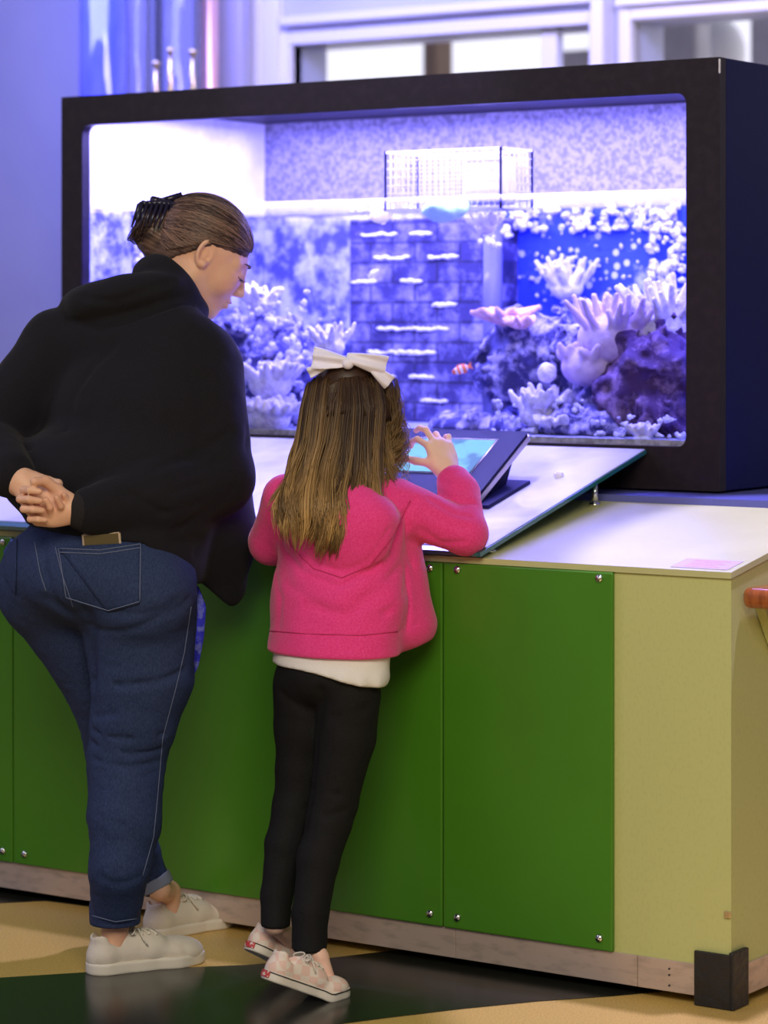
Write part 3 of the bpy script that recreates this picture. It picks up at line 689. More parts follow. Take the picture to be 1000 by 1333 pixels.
def screen_mat():
    m = bpy.data.materials.new('cyan_screen'); m.use_nodes = True; N = m.node_tree.nodes; L = m.node_tree.links; b = N['Principled BSDF']
    b.inputs['Base Color'].default_value = (.01, .03, .03, 1); b.inputs['Roughness'].default_value = .3; b.inputs['Specular IOR Level'].default_value = .12
    tc = N.new('ShaderNodeTexCoord'); n = N.new('ShaderNodeTexNoise'); n.inputs['Scale'].default_value = 14; L.new(tc.outputs['Object'], n.inputs[0])
    r = N.new('ShaderNodeValToRGB'); r.color_ramp.elements[0].position = .42; r.color_ramp.elements[0].color = (.02, .20, .32, 1); r.color_ramp.elements[1].position = .52; r.color_ramp.elements[1].color = (.16, .62, .74, 1)
    L.new(n.outputs[0], r.inputs[0]); L.new(r.outputs[0], b.inputs['Emission Color']); b.inputs['Emission Strength'].default_value = .85; return m
rr(.066, TW-.066, .33*tl, .83*tl, .002, .0011, .0006, screen_mat(), 'screen')
# stand: wedge neck and foot
bm = bmesh.new(); mx = .012
a = ont(mx, tl*.25, -.018); b = ont(mx, tl*.75, -.018); ta = (a[1]-SF[1])/sd[1]; tb2 = (b[1]-SF[1])/sd[1]
prism(bm, [a, b, onshelf(a[0], tb2*.92, .008), onshelf(a[0], ta*1.02, .008)], (-(TW-2*mx), 0, 0)); bmo('neck', bm, M_tab, tb)
bm = bmesh.new(); p1 = onshelf(a[0]+.04, ta*.8, .0008); p2 = onshelf(a[0]+.04, tb2, .0008)
prism(bm, [p1, p2, p2+sn*.008, p1+sn*.008], (-(TW-2*mx+.08), 0, 0)); bmo('foot_plate', bm, M_tab, tb)
#@@FIG
# ================================================================== PEOPLE
def hair_mat(name, dark, light, tip=None, z0=0, z1=1):
    m = bpy.data.materials.new(name); m.use_nodes = True; N = m.node_tree.nodes; L = m.node_tree.links; b = N['Principled BSDF']
    b.inputs['Roughness'].default_value = .42; b.inputs['Specular IOR Level'].default_value = .35
    a = N.new('ShaderNodeAttribute'); a.attribute_name = 'tone'
    r = N.new('ShaderNodeValToRGB'); r.color_ramp.elements[0].color = (*dark, 1); r.color_ramp.elements[1].color = (*light, 1)
    r.color_ramp.elements[0].position = .15; r.color_ramp.elements[1].position = .95
    L.new(a.outputs['Fac'], r.inputs[0]); L.new(r.outputs[0], b.inputs['Base Color']); return m
def skin_mat(name, col, red):
    return mat(name, col, .48, noise=(14, red, .40, .75), bump=(220, .05), sss=.12, spec=.4)
M_skinW = skin_mat('woman_skin', (.78, .47, .32), (.72, .38, .26)); M_skinG = skin_mat('girl_skin', (.84, .56, .44), (.82, .46, .38))
M_hoodB = mat('black_hoodie_cotton', (.0055, .0052, .0085), .9, noise=(500, (.011, .010, .016), .4, .7), bump=(700, .12), sheen=.04, spec=.25)
M_denim = mat('dark_blue_denim', (.014, .027, .088), .8, noise=(420, (.034, .056, .140), .35, .75, (1, 1, .35)), bump=(600, .25), spec=.3)
M_denim2 = mat('dark_indigo_denim', (.018, .032, .10), .78, noise=(300, (.04, .06, .15), .4, .7), bump=(600, .2), spec=.3)
M_stitch = mat('pale_blue_stitching', (.12, .15, .26), .8)
M_pinkc = mat('hot_pink_cotton', (.78, .035, .225), .80, noise=(260, (.86, .065, .30), .35, .7), bump=(500, .2), sheen=.25, spec=.25)
M_black = mat('black_leggings', (.0045, .0045, .005), .8, noise=(350, (.009, .009, .010), .4, .7), bump=(600, .1), spec=.25)
M_tee = mat('white_cotton', (.80, .78, .76), .85, bump=(400, .15))
M_shoeW = mat('off_white_canvas', (.72, .66, .58), .75, bump=(500, .2), noise=(25, (.62, .55, .47), .5, .8)); M_rubber = mat('off_white_rubber', (.74, .69, .61), .55)
M_bow = mat('white_satin_ribbon', (.86, .83, 1.0), .5)  # white ribbon, set slightly lavender for the violet light on it

def head_sdf(s, c, Fv, Uv, k=1.0, cheeks=1.0):
    Fv = nrm(Fv); Uv = nrm(Uv-Fv*(Uv@Fv)); Lv = np.cross(Uv, Fv); M = np.array([Fv, Lv, Uv])
    p = lambda f, l, u: c+k*(f*Fv+l*Lv+u*Uv); r3 = lambda *a: np.array(a)*k
    s.ell(p(-.012, 0, 0), M, r3(.098, .077, .090), .01)
    s.ell(p(.032, 0, -.045), M, r3(.060, .060, .078), .02*k)
    for e in (-1, 1):
        s.cap(p(.0, e*.050, -.070), p(.055, e*.012, -.108), .024*k, .020*k, .02*k)
        s.ell(p(.058, e*.034, -.045), M, r3(.030, .027, .032)*cheeks, .015*k)
        s.cap(p(.076, e*.012, -.001), p(.064, e*.046, -.004), .013*k, .011*k, .012*k)
    s.ell(p(.068, 0, -.110), M, r3(.022, .025, .019), .015*k); s.ell(p(.064, 0, -.078), M, r3(.031, .034, .032), .012*k)
    s.ell(p(.020, 0, -.105), M, r3(.050, .045, .030), .02*k)
    for e in (-1, 1): s.fn('s', .010*k, lambda P, e=e: np.linalg.norm(P-p(.098, e*.033, -.020), axis=1)-.014*k)
    s.cap(p(.086, 0, -.006), p(.108, 0, -.047), .0068*k, .0088*k, .014*k)
    for e in (-1, 1): s.ell(p(.098, e*.0095, -.051), M, r3(.011, .007, .007), .006*k)
    s.ell(p(.091, 0, -.073), M, r3(.011, .022, .0055), .005*k); s.ell(p(.089, 0, -.085), M, r3(.013, .020, .007), .005*k)
    s.groove(p(.103, -.018, -.079), p(.103, .018, -.079), .0022*k, .0025*k)
    for e in (-1, 1):
        s.fn('u', .002*k, lambda P, e=e: np.maximum(np.linalg.norm(P-p(.0775, e*.033, -.0195), axis=1)-.0139*k, -((P-p(.0775, e*.033, -.0195))@Uv+.0065*k)))
        s.cap(p(.079, e*.047, -.033), p(.090, e*.020, -.035), .006*k, .006*k, .004*k)
        ec = p(-.004, e*.078, -.020); ax = nrm(Lv*e+Fv*.45)
        E1 = nrm(Uv*1.0-Fv*.15); E2 = np.cross(ax, E1)
        def ear(P, ec=ec, ax=ax, E1=E1, E2=E2):
            q = P-ec; a = q@E1/1.55; b = q@E2; h = q@ax
            ring = np.sqrt((np.hypot(a, b)-.0165*k)**2+h*h)-.0040*k; r2 = np.sqrt((np.hypot(a, b-.003*k)-.008*k)**2+(h+.003*k)**2)-.0022*k
            disc = smin(np.maximum(np.hypot(a, b)-.016*k, np.abs(h+.008*k)-.003*k), r2, .002*k); return smin(ring, disc, .004*k)
        s.fn('u', .004*k, ear)
        s.ell(ec-E1*.022*k+Fv*.004*k, I3, r3(.008, .008, .009), .006*k)
    return p, M
def hand_sdf(s, wrist, a, npalm, thumb_side, k, bends, thumb, spread=.06, kk=.004):
    """a: wrist to knuckles, npalm: way the palm faces, thumb_side +1/-1 along cross(a, npalm)"""
    a = nrm(a); n = nrm(npalm-a*(npalm@a)); w = np.cross(a, n)*thumb_side; M = np.array([a, w, n])
    s.ell(wrist+a*.05*k, M, (.056*k, .040*k, .017*k), .02*k)
    s.cap(wrist, wrist+a*.03*k, .024*k, .022*k, .02*k)
    tips = []
    for j, (off, L0, r0, b0) in enumerate(((.030, .040, .0090, .088), (.010, .045, .0092, .094), (-.010, .041, .0088, .090), (-.029, .032, .0080, .080))):
        p0 = wrist+k*(a*b0+w*off); s.cap(wrist+k*(a*.045+w*off*.8), p0, .013*k, .0115*k, .010*k); ang = 0
        d0 = nrm(a+w*spread*(1.5-j)*1.0)
        q = p0
        for t, L in enumerate((L0, L0*.62, L0*.52)):
            ang += math.radians(bends[j][t]); d = d0*math.cos(ang)+n*math.sin(ang)
            q2 = q+d*L*k; s.cap(q, q2, (r0-.0006*t)*k, (r0-.0006*(t+1))*k, .0035*k if t else .006*k); q = q2
        tips.append((q, d))
    b = wrist+k*(a*.022+w*.022+n*.004)
    q = wrist+k*(a*.045+w*.040+n*.010); s.cap(b, q, .017*k, .013*k, .012*k)
    for t, (ta, tw, tn, L, r) in enumerate(thumb):
        d = nrm(a*ta+w*tw+n*tn); q2 = q+d*L*k; s.cap(q, q2, r*k, (r-.001)*k, .005*k); q = q2
    tips.append((q, d)); return tips
def nails(tips, r, k, m, parent, n):
    for q, d in tips:
        pass
def shoe(parent, label, H, T, L, m_up, m_sole, theta=0.0, sc=1.0, stripe=None, patch=None, lace=True, name='sneaker', lift=0.0):
    """H heel point on the floor, T direction on the floor; theta raises the heel about the ball of the foot"""
    T = nrm(T); Y = np.cross(UP, T); xb = .70*L; w = L/.26
    cb, sb = math.cos(theta), math.sin(theta)
    def place(V):
        V = np.array(V, float); x, y, z = V[:, 0].copy(), V[:, 1], V[:, 2].copy()
        if theta:
            t = np.clip((xb+.02*w-x)/(.05*w), 0, 1); t = t*t*(3-2*t); th = theta*t
            dx = x-xb; x = xb+dx*np.cos(th)+z*np.sin(th)*1.0; z = -dx*np.sin(th)+z*np.cos(th)
        return H+x[:, None]*T+y[:, None]*Y+(z+lift)[:, None]*UP
    s = Sdf(); e = lambda a, b, sa, sb_, kq=.012: s.ecap(np.array(a)*w, np.array(b)*w, np.array([0, 1., 0]), np.array(sa)*w, np.array(sb_)*w, kq*w)
    e((.040, 0, .034), (.130, 0, .036), (.030, .032), (.036, .032)); e((.13, 0, .034), (.205, 0, .028), (.038, .030), (.040, .020))
    e((.19, 0, .030), (.219, 0, .026), (.040, .022), (.034, .018)); e((.036, 0, .040), (.031, 0, .068), (.029, .026), (.026, .021)); e((.075, 0, .060), (.145, 0, .048), (.024, .022), (.027, .020), .015)
    s.fn('s', .006*w, lambda P: sd_ecap(P, np.array([.050, 0, .060])*w, np.array([.046, 0, .15])*w, np.array([0, 1., 0]), (.023*w, .034*w), (.026*w, .040*w)))
    s.fn('i', .001, lambda P: .018*w-P[:, 2])
    s.ell(np.array([.208, 0, .024])*w, I3, np.array([.046, .041, .027])*w, .012*w); s.ell(np.array([.036, 0, .03])*w, I3, np.array([.034, .033, .034])*w, .01*w)
    s.grooves([np.array(q)*w for q in ((.075, -.045, .02), (.085, -.04, .045), (.10, -.034, .062))], .0016, .0010)
    s.grooves([np.array(q)*w for q in ((.165, -.045, .02), (.155, -.03, .045), (.165, 0, .06), (.155, .03, .045), (.165, .045, .02))], .0016, .0012)
    V, F = polygonise(s, (-.01*w, -.06*w, .0), (.27*w, .06*w, .12*w), .0026*w, 2)
    o = mesh_obj(name, place(V), F, m_up, parent); o['label'] = label
    V_up = V
    def sole2(P, off=0): 
        q = P[:, :2]; z0 = np.zeros(len(P)); Q = np.stack([q[:, 0], q[:, 1], z0], 1)
        d = smin(sd_cap(Q, np.array([.038, 0, 0])*w, np.array([.115, 0, 0])*w, .036*w, .034*w), sd_cap(Q, np.array([.115, 0, 0])*w, np.array([.185, -.0, 0])*w, .034*w, .046*w), .02*w)
        return smin(d, sd_cap(Q, np.array([.185, 0, 0])*w, np.array([.219, 0, 0])*w, .045*w, .037*w), .02*w)+off
    f = lambda P: smax(sole2(P)-.001, np.abs(P[:, 2]-.012*w)-.012*w, .004*w)
    V, F = polygonise(f, (-.01*w, -.06*w, -.01*w), (.28*w, .06*w, .04*w), .0026*w, 1); mesh_obj('sole', place(V), F, m_sole, o)
    if stripe:
        f = lambda P: np.maximum(sole2(P)-.0024, np.abs(P[:, 2]-.0205*w)-.0014*w)
        V, F = polygonise(f, (-.01*w, -.06*w, 0), (.28*w, .06*w, .04*w), .0012*w, 0); mesh_obj('stripe', place(V), F, stripe, o)
    if patch:
        f = lambda P: np.maximum(np.maximum(sole2(P)-.0030, np.abs(P[:, 2]-.0135*w)-.008*w), np.maximum(P[:, 0]-.012*w, np.abs(P[:, 1])-.018*w))
        V, F = polygonise(f, (-.01*w, -.06*w, 0), (.28*w, .06*w, .04*w), .0016*w, 0); mesh_obj('heel_patch', place(V), F, patch, o)
    if lace:
        def zt_(x, y):
            zz = np.linspace(.11*w, .02*w, 200); P = np.stack([np.full(200, x), np.full(200, y), zz], 1); v = s(P); i = np.argmax(v < .001); return zz[i]
        paths = []; rr_ = []
        n = 4
        for i in range(n):
            xa_, xb_ = (.095+.016*i)*w, (.095+.016*(i+1))*w
            for sg in (-1, 1):
                ys = np.linspace(-.022*sg, .022*sg, 9)*w; xs = np.linspace(xa_, xb_ if i < n-1 else xa_, 9)
                paths.append([(x, y, zt_(x, y)+.0012) for x, y in zip(xs, ys)]); rr_.append(np.full(9, .0024*w))
        x0 = .095*w; z0 = zt_(x0, 0)+.003
        for sg in (-1, 1):
            a = np.linspace(0, 2*math.pi, 14); paths.append([(x0+.004*math.sin(t)-.006*(1-math.cos(t))*.5, sg*(.016*(1-math.cos(t))*.5+.002)*1.6, z0+.006*math.sin(t)-.004*(1-math.cos(t))*.6) for t in a]); rr_.append(np.full(14, .0020*w))
            paths.append([(x0, sg*.003, z0), (x0+.01*w, sg*.018*w, z0), (x0+.012*w, sg*.034*w, z0-.016*w), (x0+.02*w, sg*.040*w, z0-.030*w)]); rr_.append(np.full(4, .0018*w))
        V, F = tube_mesh(paths, rr_, 6); mesh_obj('laces', place(V), F, m_sole, o)
    return o, place, w
def stitch(name, sdf, pix, d0, d1, r, m, parent, off=.0008):
    paths = []
    for line in pix:
        P = []
        for a, b in zip(line[:-1], line[1:]):
            n = max(2, int(math.hypot(b[0]-a[0], b[1]-a[1])/3))
            for i in range(n): t = i/n; P.append(trace(sdf, a[0]+(b[0]-a[0])*t, a[1]+(b[1]-a[1])*t, d0, d1, off))
        P.append(trace(sdf, *line[-1], d0, d1, off)); paths.append(P)
    V, F = tube_mesh(paths, [np.full(len(p), r) for p in paths], 5); return mesh_obj(name, V, F, m, parent)
def patch(name, sdf, quad, d0, d1, th, m, parent, n=14):
    """cloth patch lying on a surface; quad = four photo corners"""
    Q = np.array(quad, float); V = []; F = []
    for off in (th, -.004):
        for i in range(n+1):
            for j in range(n+1):
                u, v = i/n, j/n; q = (Q[0]*(1-u)+Q[1]*u)*(1-v)+(Q[3]*(1-u)+Q[2]*u)*v; V.append(trace(sdf, q[0], q[1], d0, d1, off))
    k = (n+1)**2; idx = lambda i, j, o=0: o+i*(n+1)+j
    for i in range(n):
        for j in range(n):
            F.append((idx(i, j), idx(i, j+1), idx(i+1, j+1), idx(i+1, j))); F.append((idx(i, j, k), idx(i+1, j, k), idx(i+1, j+1, k), idx(i, j+1, k)))
    for i in range(n):
        for a, b in ((idx(i, 0), idx(i+1, 0)), (idx(i+1, n), idx(i, n)), (idx(0, i+1), idx(0, i)), (idx(n, i), idx(n, i+1))): F.append((a, b, b+k, a+k))
    return mesh_obj(name, V, F, m, parent)
LX = np.array([1., 0, 0])           # both people have their shoulders parallel to the counter

# ------------------------------------------------------------------ WOMAN
d0 = 5.60; sW = d0/FPX
def v(px, py, dd=0.0): return W(px, py, d0+dd*sW)
R1 = lambda *a: tuple(np.array(a)*sW) if len(a) > 1 else a[0]*sW
wo = thing('person', 'woman in a black hoodie, blue jeans and white sneakers, hands clasped behind her back', 'person', tuple(atZ(185, 1255)))
hF = nrm(.835*RT+.147*FW-.53*UP); hU = nrm(.522*RT+.092*FW+.848*UP)
hc = v(271, 321, 150)
# joints
nk0, nk1 = v(243, 350, 140), v(200, 408, 105)
shR, elR, wrR = v(266, 478, 55), v(283, 622, 10), v(112, 664, -92)
shL, elL, wrL = v(78, 455, 130), v(-22, 572, 55), v(22, 628, -78)
nf = atZ(120, 1268); T1 = nrm(np.append((atZ(258, 1250)-nf)[:2], 0))
hipc = v(130, 745, 0)
ankN = np.append(nf[:2], 0)+T1*.050+UP*.09; ffH = atZ(196, 1222); T2 = nrm(np.append((atZ(275, 1205)-ffH)[:2], 0)); ankF = ffH+T2*.05+UP*.09
ankFt = v(207, 1158, 110)
body = Sdf()
hp, hM = head_sdf(body, hc, hF, hU, 1.03, 1.08)
body.cap(nk0, nk1, R1(35), R1(32), .02)
body.ecap(v(195, 420, 105), v(165, 560, 70), LX, R1(84, 30), R1(96, 58), .02); body.ecap(v(165, 560, 70), v(132, 735, 5), LX, R1(95, 60), R1(100, 72), .03)
for a, b, ra, rb in ((shR, elR, 32, 27), (elR, wrR, 27, 17), (shL, elL, 32, 27), (elL, wrL, 26, 17)): body.cap(a, b, R1(ra), R1(rb), .015)
kneeN, kneeF = v(166, 985, -22), v(155, 1000, 95)
for a, b, ra, rb in ((v(188, 800, -14), v(188, 890, -14), 50, 42), (v(188, 890, -14), kneeN, 42, 34), (kneeN, ankN, 34, 17), (v(82, 790, 50), v(134, 890, 76), 46, 32), (v(134, 890, 76), kneeF, 32, 26), (kneeF, v(154, 1060, 106), 25, 25), (v(154, 1060, 106), ankFt, 24, 13.5), (ankFt, ankF, 13.5, 15)): body.cap(a, b, R1(ra), R1(rb), .015)
for A, T in ((ankN, T1), (ankF, T2)):
    body.cap(A, A-UP*.035, .026, .026, .01); body.cap(A-UP*.055-T*.012, A-UP*.062+T*.10, .022, .022, .02)
nW = -FW
wtips = hand_sdf(body, v(99, 665, -104), nrm(-1*RT+.10*UP+.02*FW), nrm(-1*FW+.15*UP), 1 if np.cross(-RT, -FW)@UP > 0 else -1, .92,
    ((52, 78, 55), (60, 80, 58), (66, 80, 58), (70, 82, 55)), ((.75, .45, .6, .035, .0125), (.7, -.2, .8, .03, .0105)), .02)
wtips += hand_sdf(body, v(28, 622, -82), nrm(.62*RT-.72*UP-.22*FW), nrm(-.9*FW+.35*RT+.3*UP), 1 if np.cross(.6*RT-.7*UP, -FW)@(RT+UP) > 0 else -1, .86,
    ((35, 55, 40), (40, 60, 40), (45, 62, 40), (50, 60, 40)), ((.8, .35, .6, .030, .012), (.7, -.5, .7, .026, .010)), .03)
ND = lambda sdf, lo, hi, h, nm, m, par, sm=1: build(nm, sdf, lo, hi, h, m, par, sm)
P_all = np.array([v(-60, 240, 0), v(340, 1300, 0)]); lo = np.array([P_all[:, 0].min()-.5, P_all[:, 1].min()-.4, 0.0]); hi = np.array([P_all[:, 0].max()+.4, P_all[:, 1].max()+.5, 1.65])
ND(body, lo, hi, .0030, 'body', M_skinW, wo, 1)

# eyes, brows, lashes
def eye(p, k, parent, e, iris=(.12, .08, .05)):
    c = p(.0775, e*.033, -.0195); bm = bmesh.new(); bmesh.ops.create_uvsphere(bm, u_segments=20, v_segments=14, radius=.0125*k)
    for q in bm.verts: q.co += Vector(c)
    o = bmo('eye', bm, mat('eye_white', (.8, .78, .76), .15), parent, True)
    f = nrm(p(1, 0, -.55)-p(0, 0, 0)); bm = bmesh.new(); cyl(bm, tuple(c+f*.0108*k), tuple(c+f*.0127*k), .0055*k, .0042*k, 16); bmo('iris', bm, mat('brown_iris', iris, .1), o, True)
    L = [p(.0905-abs(t)*.010, e*(.033+.015*t), -.0235) for t in np.linspace(-1, 1, 9)]; paths = [L]; rad = [np.full(9, .0013)]
    for t in np.linspace(-.9, .9, 11):
        a = p(.0915-abs(t)*.010, e*(.033+.015*t), -.0235); paths.append([a, a+(p(.006, 0, -.003)-p(0, 0, 0)), a+(p(.010, 0, .0005)-p(0, 0, 0))]); rad.append(np.array([.0007, .0006, .0003]))
    V, F = tube_mesh(paths, rad, 5); mesh_obj('eyelashes', V, F, M_dark, parent)
    L = [p(.094-.013*max(0, t+.2)-.001*abs(t), e*(.034+.017*t), .005+.003*(1-t*t)) for t in np.linspace(-1, 1, 10)]
    V, F = tube_mesh([L], [np.array([.0018, .0028, .003, .003, .003, .0028, .0025, .002, .0014, .0008])], 6); mesh_obj('eyebrow', V, F, mat('brow_brown', (.12, .07, .04), .7), parent)
for e in (-1, 1): eye(hp, 1.03, wo, e)
lips = Sdf(); lM = np.array([nrm(hF), np.cross(hU, hF), hU])
lips.ell(hp(.0905, 0, -.0735), lM, (.013, .020, .0045), .002); lips.ell(hp(.0885, 0, -.0845), lM, (.0125, .018, .0056), .002)
build('lips', lips, hp(.09, 0, -.08)-.04, hp(.09, 0, -.08)+.04, .0014, mat('rose_lips', (.66, .22, .22), .4), wo)

# hoodie
hd = Sdf()
hd.ecap(v(200, 418, 100), v(182, 452, 92), LX, R1(70, 46), R1(130, 62), .03)
hd.ecap(v(182, 452, 92), v(172, 540, 70), LX, R1(130, 62), R1(134, 84), .03)
hd.ecap(v(172, 540, 70), v(160, 640, 42), LX, R1(134, 84), R1(136, 98), .03)
hd.ecap(v(160, 640, 42), v(150, 720, 20), LX, R1(136, 98), R1(126, 112), .03)
hd.ell(v(102, 622, 26), I3, R1(108, 96, 66), .03)
hd.cap(v(262, 560, 110), v(268, 700, 90), R1(62), R1(66), .05)
hd.cap(v(268, 700, 90), v(287, 762, 90), R1(58), R1(34), .04)
for a, b, ra, rb, k in ((shR, elR, 53, 46, .025), (elR, v(210, 645, -45), 47, 45, .02), (v(210, 645, -45), v(118, 664, -92), 43, 29, .02), (v(150, 440, 95), shL, 55, 52, .03), (shL, elL, 50, 44, .03), (elL, v(14, 617, -66), 42, 30, .02)): hd.cap(a, b, R1(ra), R1(rb), k)
# hood lying on the neck and shoulders
hd.ell(v(164, 384, 64), np.array([nrm(RT*.97+UP*.2), FW, nrm(UP*.97-RT*.2)]), R1(78, 40, 27), .012)
hd.ell(v(122, 396, 88), I3, R1(46, 38, 26), .03)
def collar(P):
    c = v(222, 382, 118); ax = nrm(hU*.5+UP*.25+.48*RT+.30*FW); q = P-c; h = q@ax; rad = np.linalg.norm(q-h[:, None]*ax, axis=1)
    return np.sqrt((rad-R1(47))**2+(h*.62)**2)-R1(14)
hd.fn('u', .014, collar)
hd.fn('s', .008, lambda P: sd_cap(P, v(236, 356, 136), v(272, 300, 160), R1(40), R1(52)))
# grooves: hood edge, sleeve seams, arm folds
hd.grooves([trace(hd, *q, 4.9, 6.3) for q in ((88, 418), (130, 430), (175, 416), (215, 402), (250, 398))], .007, .009)
hd.grooves([trace(hd, *q, 4.9, 6.3) for q in ((110, 388), (150, 392), (190, 378), (225, 366))], .008, .006)
hd.grooves([trace(hd, *q, 4.9, 6.3) for q in ((150, 450), (120, 480), (95, 520), (85, 560))], .009, .004)
hd.grooves([v(60, 560, 0), v(62, 510, 5), v(80, 470, 10), v(110, 440, 15), v(130, 425, 20)], .007, .004)
hd.grooves([v(225, 600, -40), v(222, 540, -10), v(232, 490, 0), v(250, 450, 10)], .009, .006)
for a, b, am in (((205, 612), (258, 590), .006), ((215, 632), (285, 600), .006), ((150, 652), (200, 634), .004), ((230, 690), (292, 650), .007), ((250, 600), (300, 560), .005), ((255, 720), (310, 660), .006), ((225, 705), (262, 702), .006), ((300, 640), (322, 560), .005)):
    pa, pb = v(*a), v(*b); hd.grooves([trace(hd, *a, 4.9, 6.3), trace(hd, *b, 4.9, 6.3)], .010, am)
hd.grooves([v(15, 520, 20), v(40, 555, 10)], .012, .006); hd.grooves([v(5, 575, 0), v(40, 590, -20)], .010, .005)
hd.fn('d', 0, lambda P: .0028*vnoise(P*np.array([1, 1, .6]), 14, 3)+.0012*vnoise(P, 34, 5))
def hem(P):
    q = P-CAM; d = q@FW; x = (q@RT)/d*FPX; y = -q[:, 2]/d*FPX+HY-HY  # slope of the hem: higher at the back, lower at the front
    a = (q@RT)/sW+500; z = -(q[:, 2])/sW+420
    return (z-np.maximum(697+.10*(a-150), 712+.96*(a-205)))*sW
hd.fn('i', .010, lambda P: np.where(hem(P) > .25, hem(P), hem(P)))
# trunk hem cut must not cut off the sleeves: add sleeves again
sl = Sdf()
for a, b, ra, rb, k in ((elR, v(210, 645, -45), 46, 44, .02), (v(210, 645, -45), v(118, 664, -92), 43, 29, .02), (elL, v(14, 617, -66), 42, 30, .02), (shL, elL, 50, 43, .02)): sl.cap(a, b, R1(ra), R1(rb), k)
sl.fn('d', 0, lambda P: .002*vnoise(P, 30, 7))
hd.fn('u', .008, sl)
for a, b in (((205, 668), (262, 655)), ((160, 640), (215, 668)), ((225, 640), (262, 628))): hd.grooves([trace(hd, *a, 4.9, 6.3), trace(hd, *b, 4.9, 6.3)], .008, .005)
# cuffs open for the wrists
cutW = lambda a, b, r: hd.fn('s', .003, lambda P: sd_cap(P, a, b, r, r))
hoodie = ND(hd, lo, hi, .0048, 'black_hoodie', M_hoodB, wo, 1)
rib = Sdf(); ax = nrm(v(118, 664, -92)-v(140, 660, -82)); rib.cap(v(124, 663, -90), v(108, 665, -97), R1(27), R1(25), .002)
build('sleeve_cuff', rib, v(116, 664, -94)-.09, v(116, 664, -94)+.09, .003, mat('black_rib_knit', (.012, .010, .013), .9, bump=(300, .5, (4, 1, 1))), hoodie)

# jeans
jn = Sdf()
jn.ell(v(128, 742, 8), I3, R1(126, 108, 78), .03)
jn.ell(v(182, 772, -38), I3, R1(76, 74, 78), .03); jn.ell(v(66, 762, 40), I3, R1(70, 74, 72), .03)
jn.ecap(v(130, 715, 10), v(130, 690, 14), LX, R1(112, 88), R1(96, 66), .03)
lg = lambda pts: [jn.cap(pts[i][0], pts[i+1][0], R1(pts[i][1]), R1(pts[i+1][1]), .012) for i in range(len(pts)-1)]
ankNj = ankN+UP*.015
lg([(v(180, 800, -14), 77), (v(185, 880, -16), 66), (v(174, 940, -18), 56), (v(165, 985, -20), 50), (v(162, 1070, -45), 46), (v(155, 1130, -60), 39), (ankNj, 31)])
lg([(v(84, 790, 48), 66), (v(138, 890, 72), 54), (v(152, 960, 88), 44), (v(155, 1010, 96), 40), (v(152, 1060, 104), 40), (v(178, 1110, 112), 32), (v(200, 1147, 118), 23)])
jn.fn('i', .002, lambda P: np.where((P-CAM)@FW*0+((P-CAM)@RT)/sW+500 < 0, 0, 0)-.2*0+(-(P[:, 2]-(ankNj[2]-.004))))
# groin and crease grooves
T_ = lambda x, y: trace(jn, x, y, 4.9, 6.3)
G = lambda pts, w_, a_: jn.grooves([T_(*p) for p in pts], w_, a_)
G([(112, 800), (118, 850), (120, 890)], .016, .014)
for pts, w_, am in (([(122, 885), (160, 892), (205, 888), (240, 872)], .007, .008), ([(118, 815), (165, 822), (215, 800), (245, 782)], .010, .006), ([(120, 950), (160, 962), (215, 955)], .006, .007), ([(120, 968), (170, 982), (212, 975)], .006, .007), ([(120, 988), (165, 999), (206, 992)], .006, .006), ([(122, 932), (150, 930)], .007, .005), ([(140, 795), (190, 800), (235, 778)], .009, .004), ([(60, 780), (95, 800), (112, 830)], .012, .006), ([(125, 1060), (160, 1075)], .008, .003), ([(128, 1140), (150, 1150), (185, 1140)], .008, .004), ([(60, 700), (62, 760), (90, 800)], .012, .006), ([(190, 1010), (205, 1003)], .006, .004)):
    G(pts, w_, am)
jn.fn('d', 0, lambda P: .0025*vnoise(P*np.array([1, 1, 1.6]), 13, 9)+.0010*vnoise(P*np.array([1, 1, 2]), 45, 2))
jeans = ND(jn, lo, hi, .0045, 'blue_jeans', M_denim, wo, 1)
pk = patch('back_pocket', jn, [(76, 712), (184, 706), (182, 786), (140, 797)], 4.9, 6.3, .0045, M_denim, jeans)
stitch('pocket_stitching', jn, [[(77, 714), (130, 716), (183, 708)], [(183, 708), (182, 783), (141, 795), (86, 778), (76, 714)], [(78, 719), (130, 721), (182, 713)]], 4.9, 6.3, .0011, M_stitch, pk, .0053)
p2 = patch('back_pocket', jn, [(3, 700), (22, 702), (20, 775), (8, 755)], 4.9, 6.3, .0022, M_denim, jeans)
stitch('seam_stitching', jn, [[(45, 705), (52, 745), (60, 770)], [(72, 712), (80, 745), (95, 790)], [(249, 790), (240, 850), (228, 900), (212, 960), (205, 1040), (200, 1090), (186, 1140)]], 4.9, 6.3, .0010, M_stitch, jeans, .0008)
cu = Sdf(); ca = ankNj-UP*.0; cu.cap(ca+UP*.022, ca-UP*.001, R1(33.5), R1(33), .002); cu.fn('i', .002, lambda P: -(P[:, 2]-(ankNj[2]-.010)))
build('rolled_cuff', cu, ca-.10, ca+.10, .0035, M_denim2, jeans)
cf = v(199, 1146, 118); cu = Sdf(); ca = v(204, 1156, 118); cx = nrm(ca-cf); cu.cap(cf-cx*.05, ca+cx*.05, R1(27), R1(24), .002); cu.fn('i', .002, lambda P: np.abs((P-ca)@cx+.012)-.013)
build('rolled_cuff', cu, ca-.08, ca+.08, .0035, mat('faded_denim_lining', (.20, .23, .32), .85), jeans)
stitch('cuff_stitching', jn, [[(120, 1192), (150, 1200), (178, 1196)]], 4.9, 6.3, .0010, M_stitch, jeans, .0058)
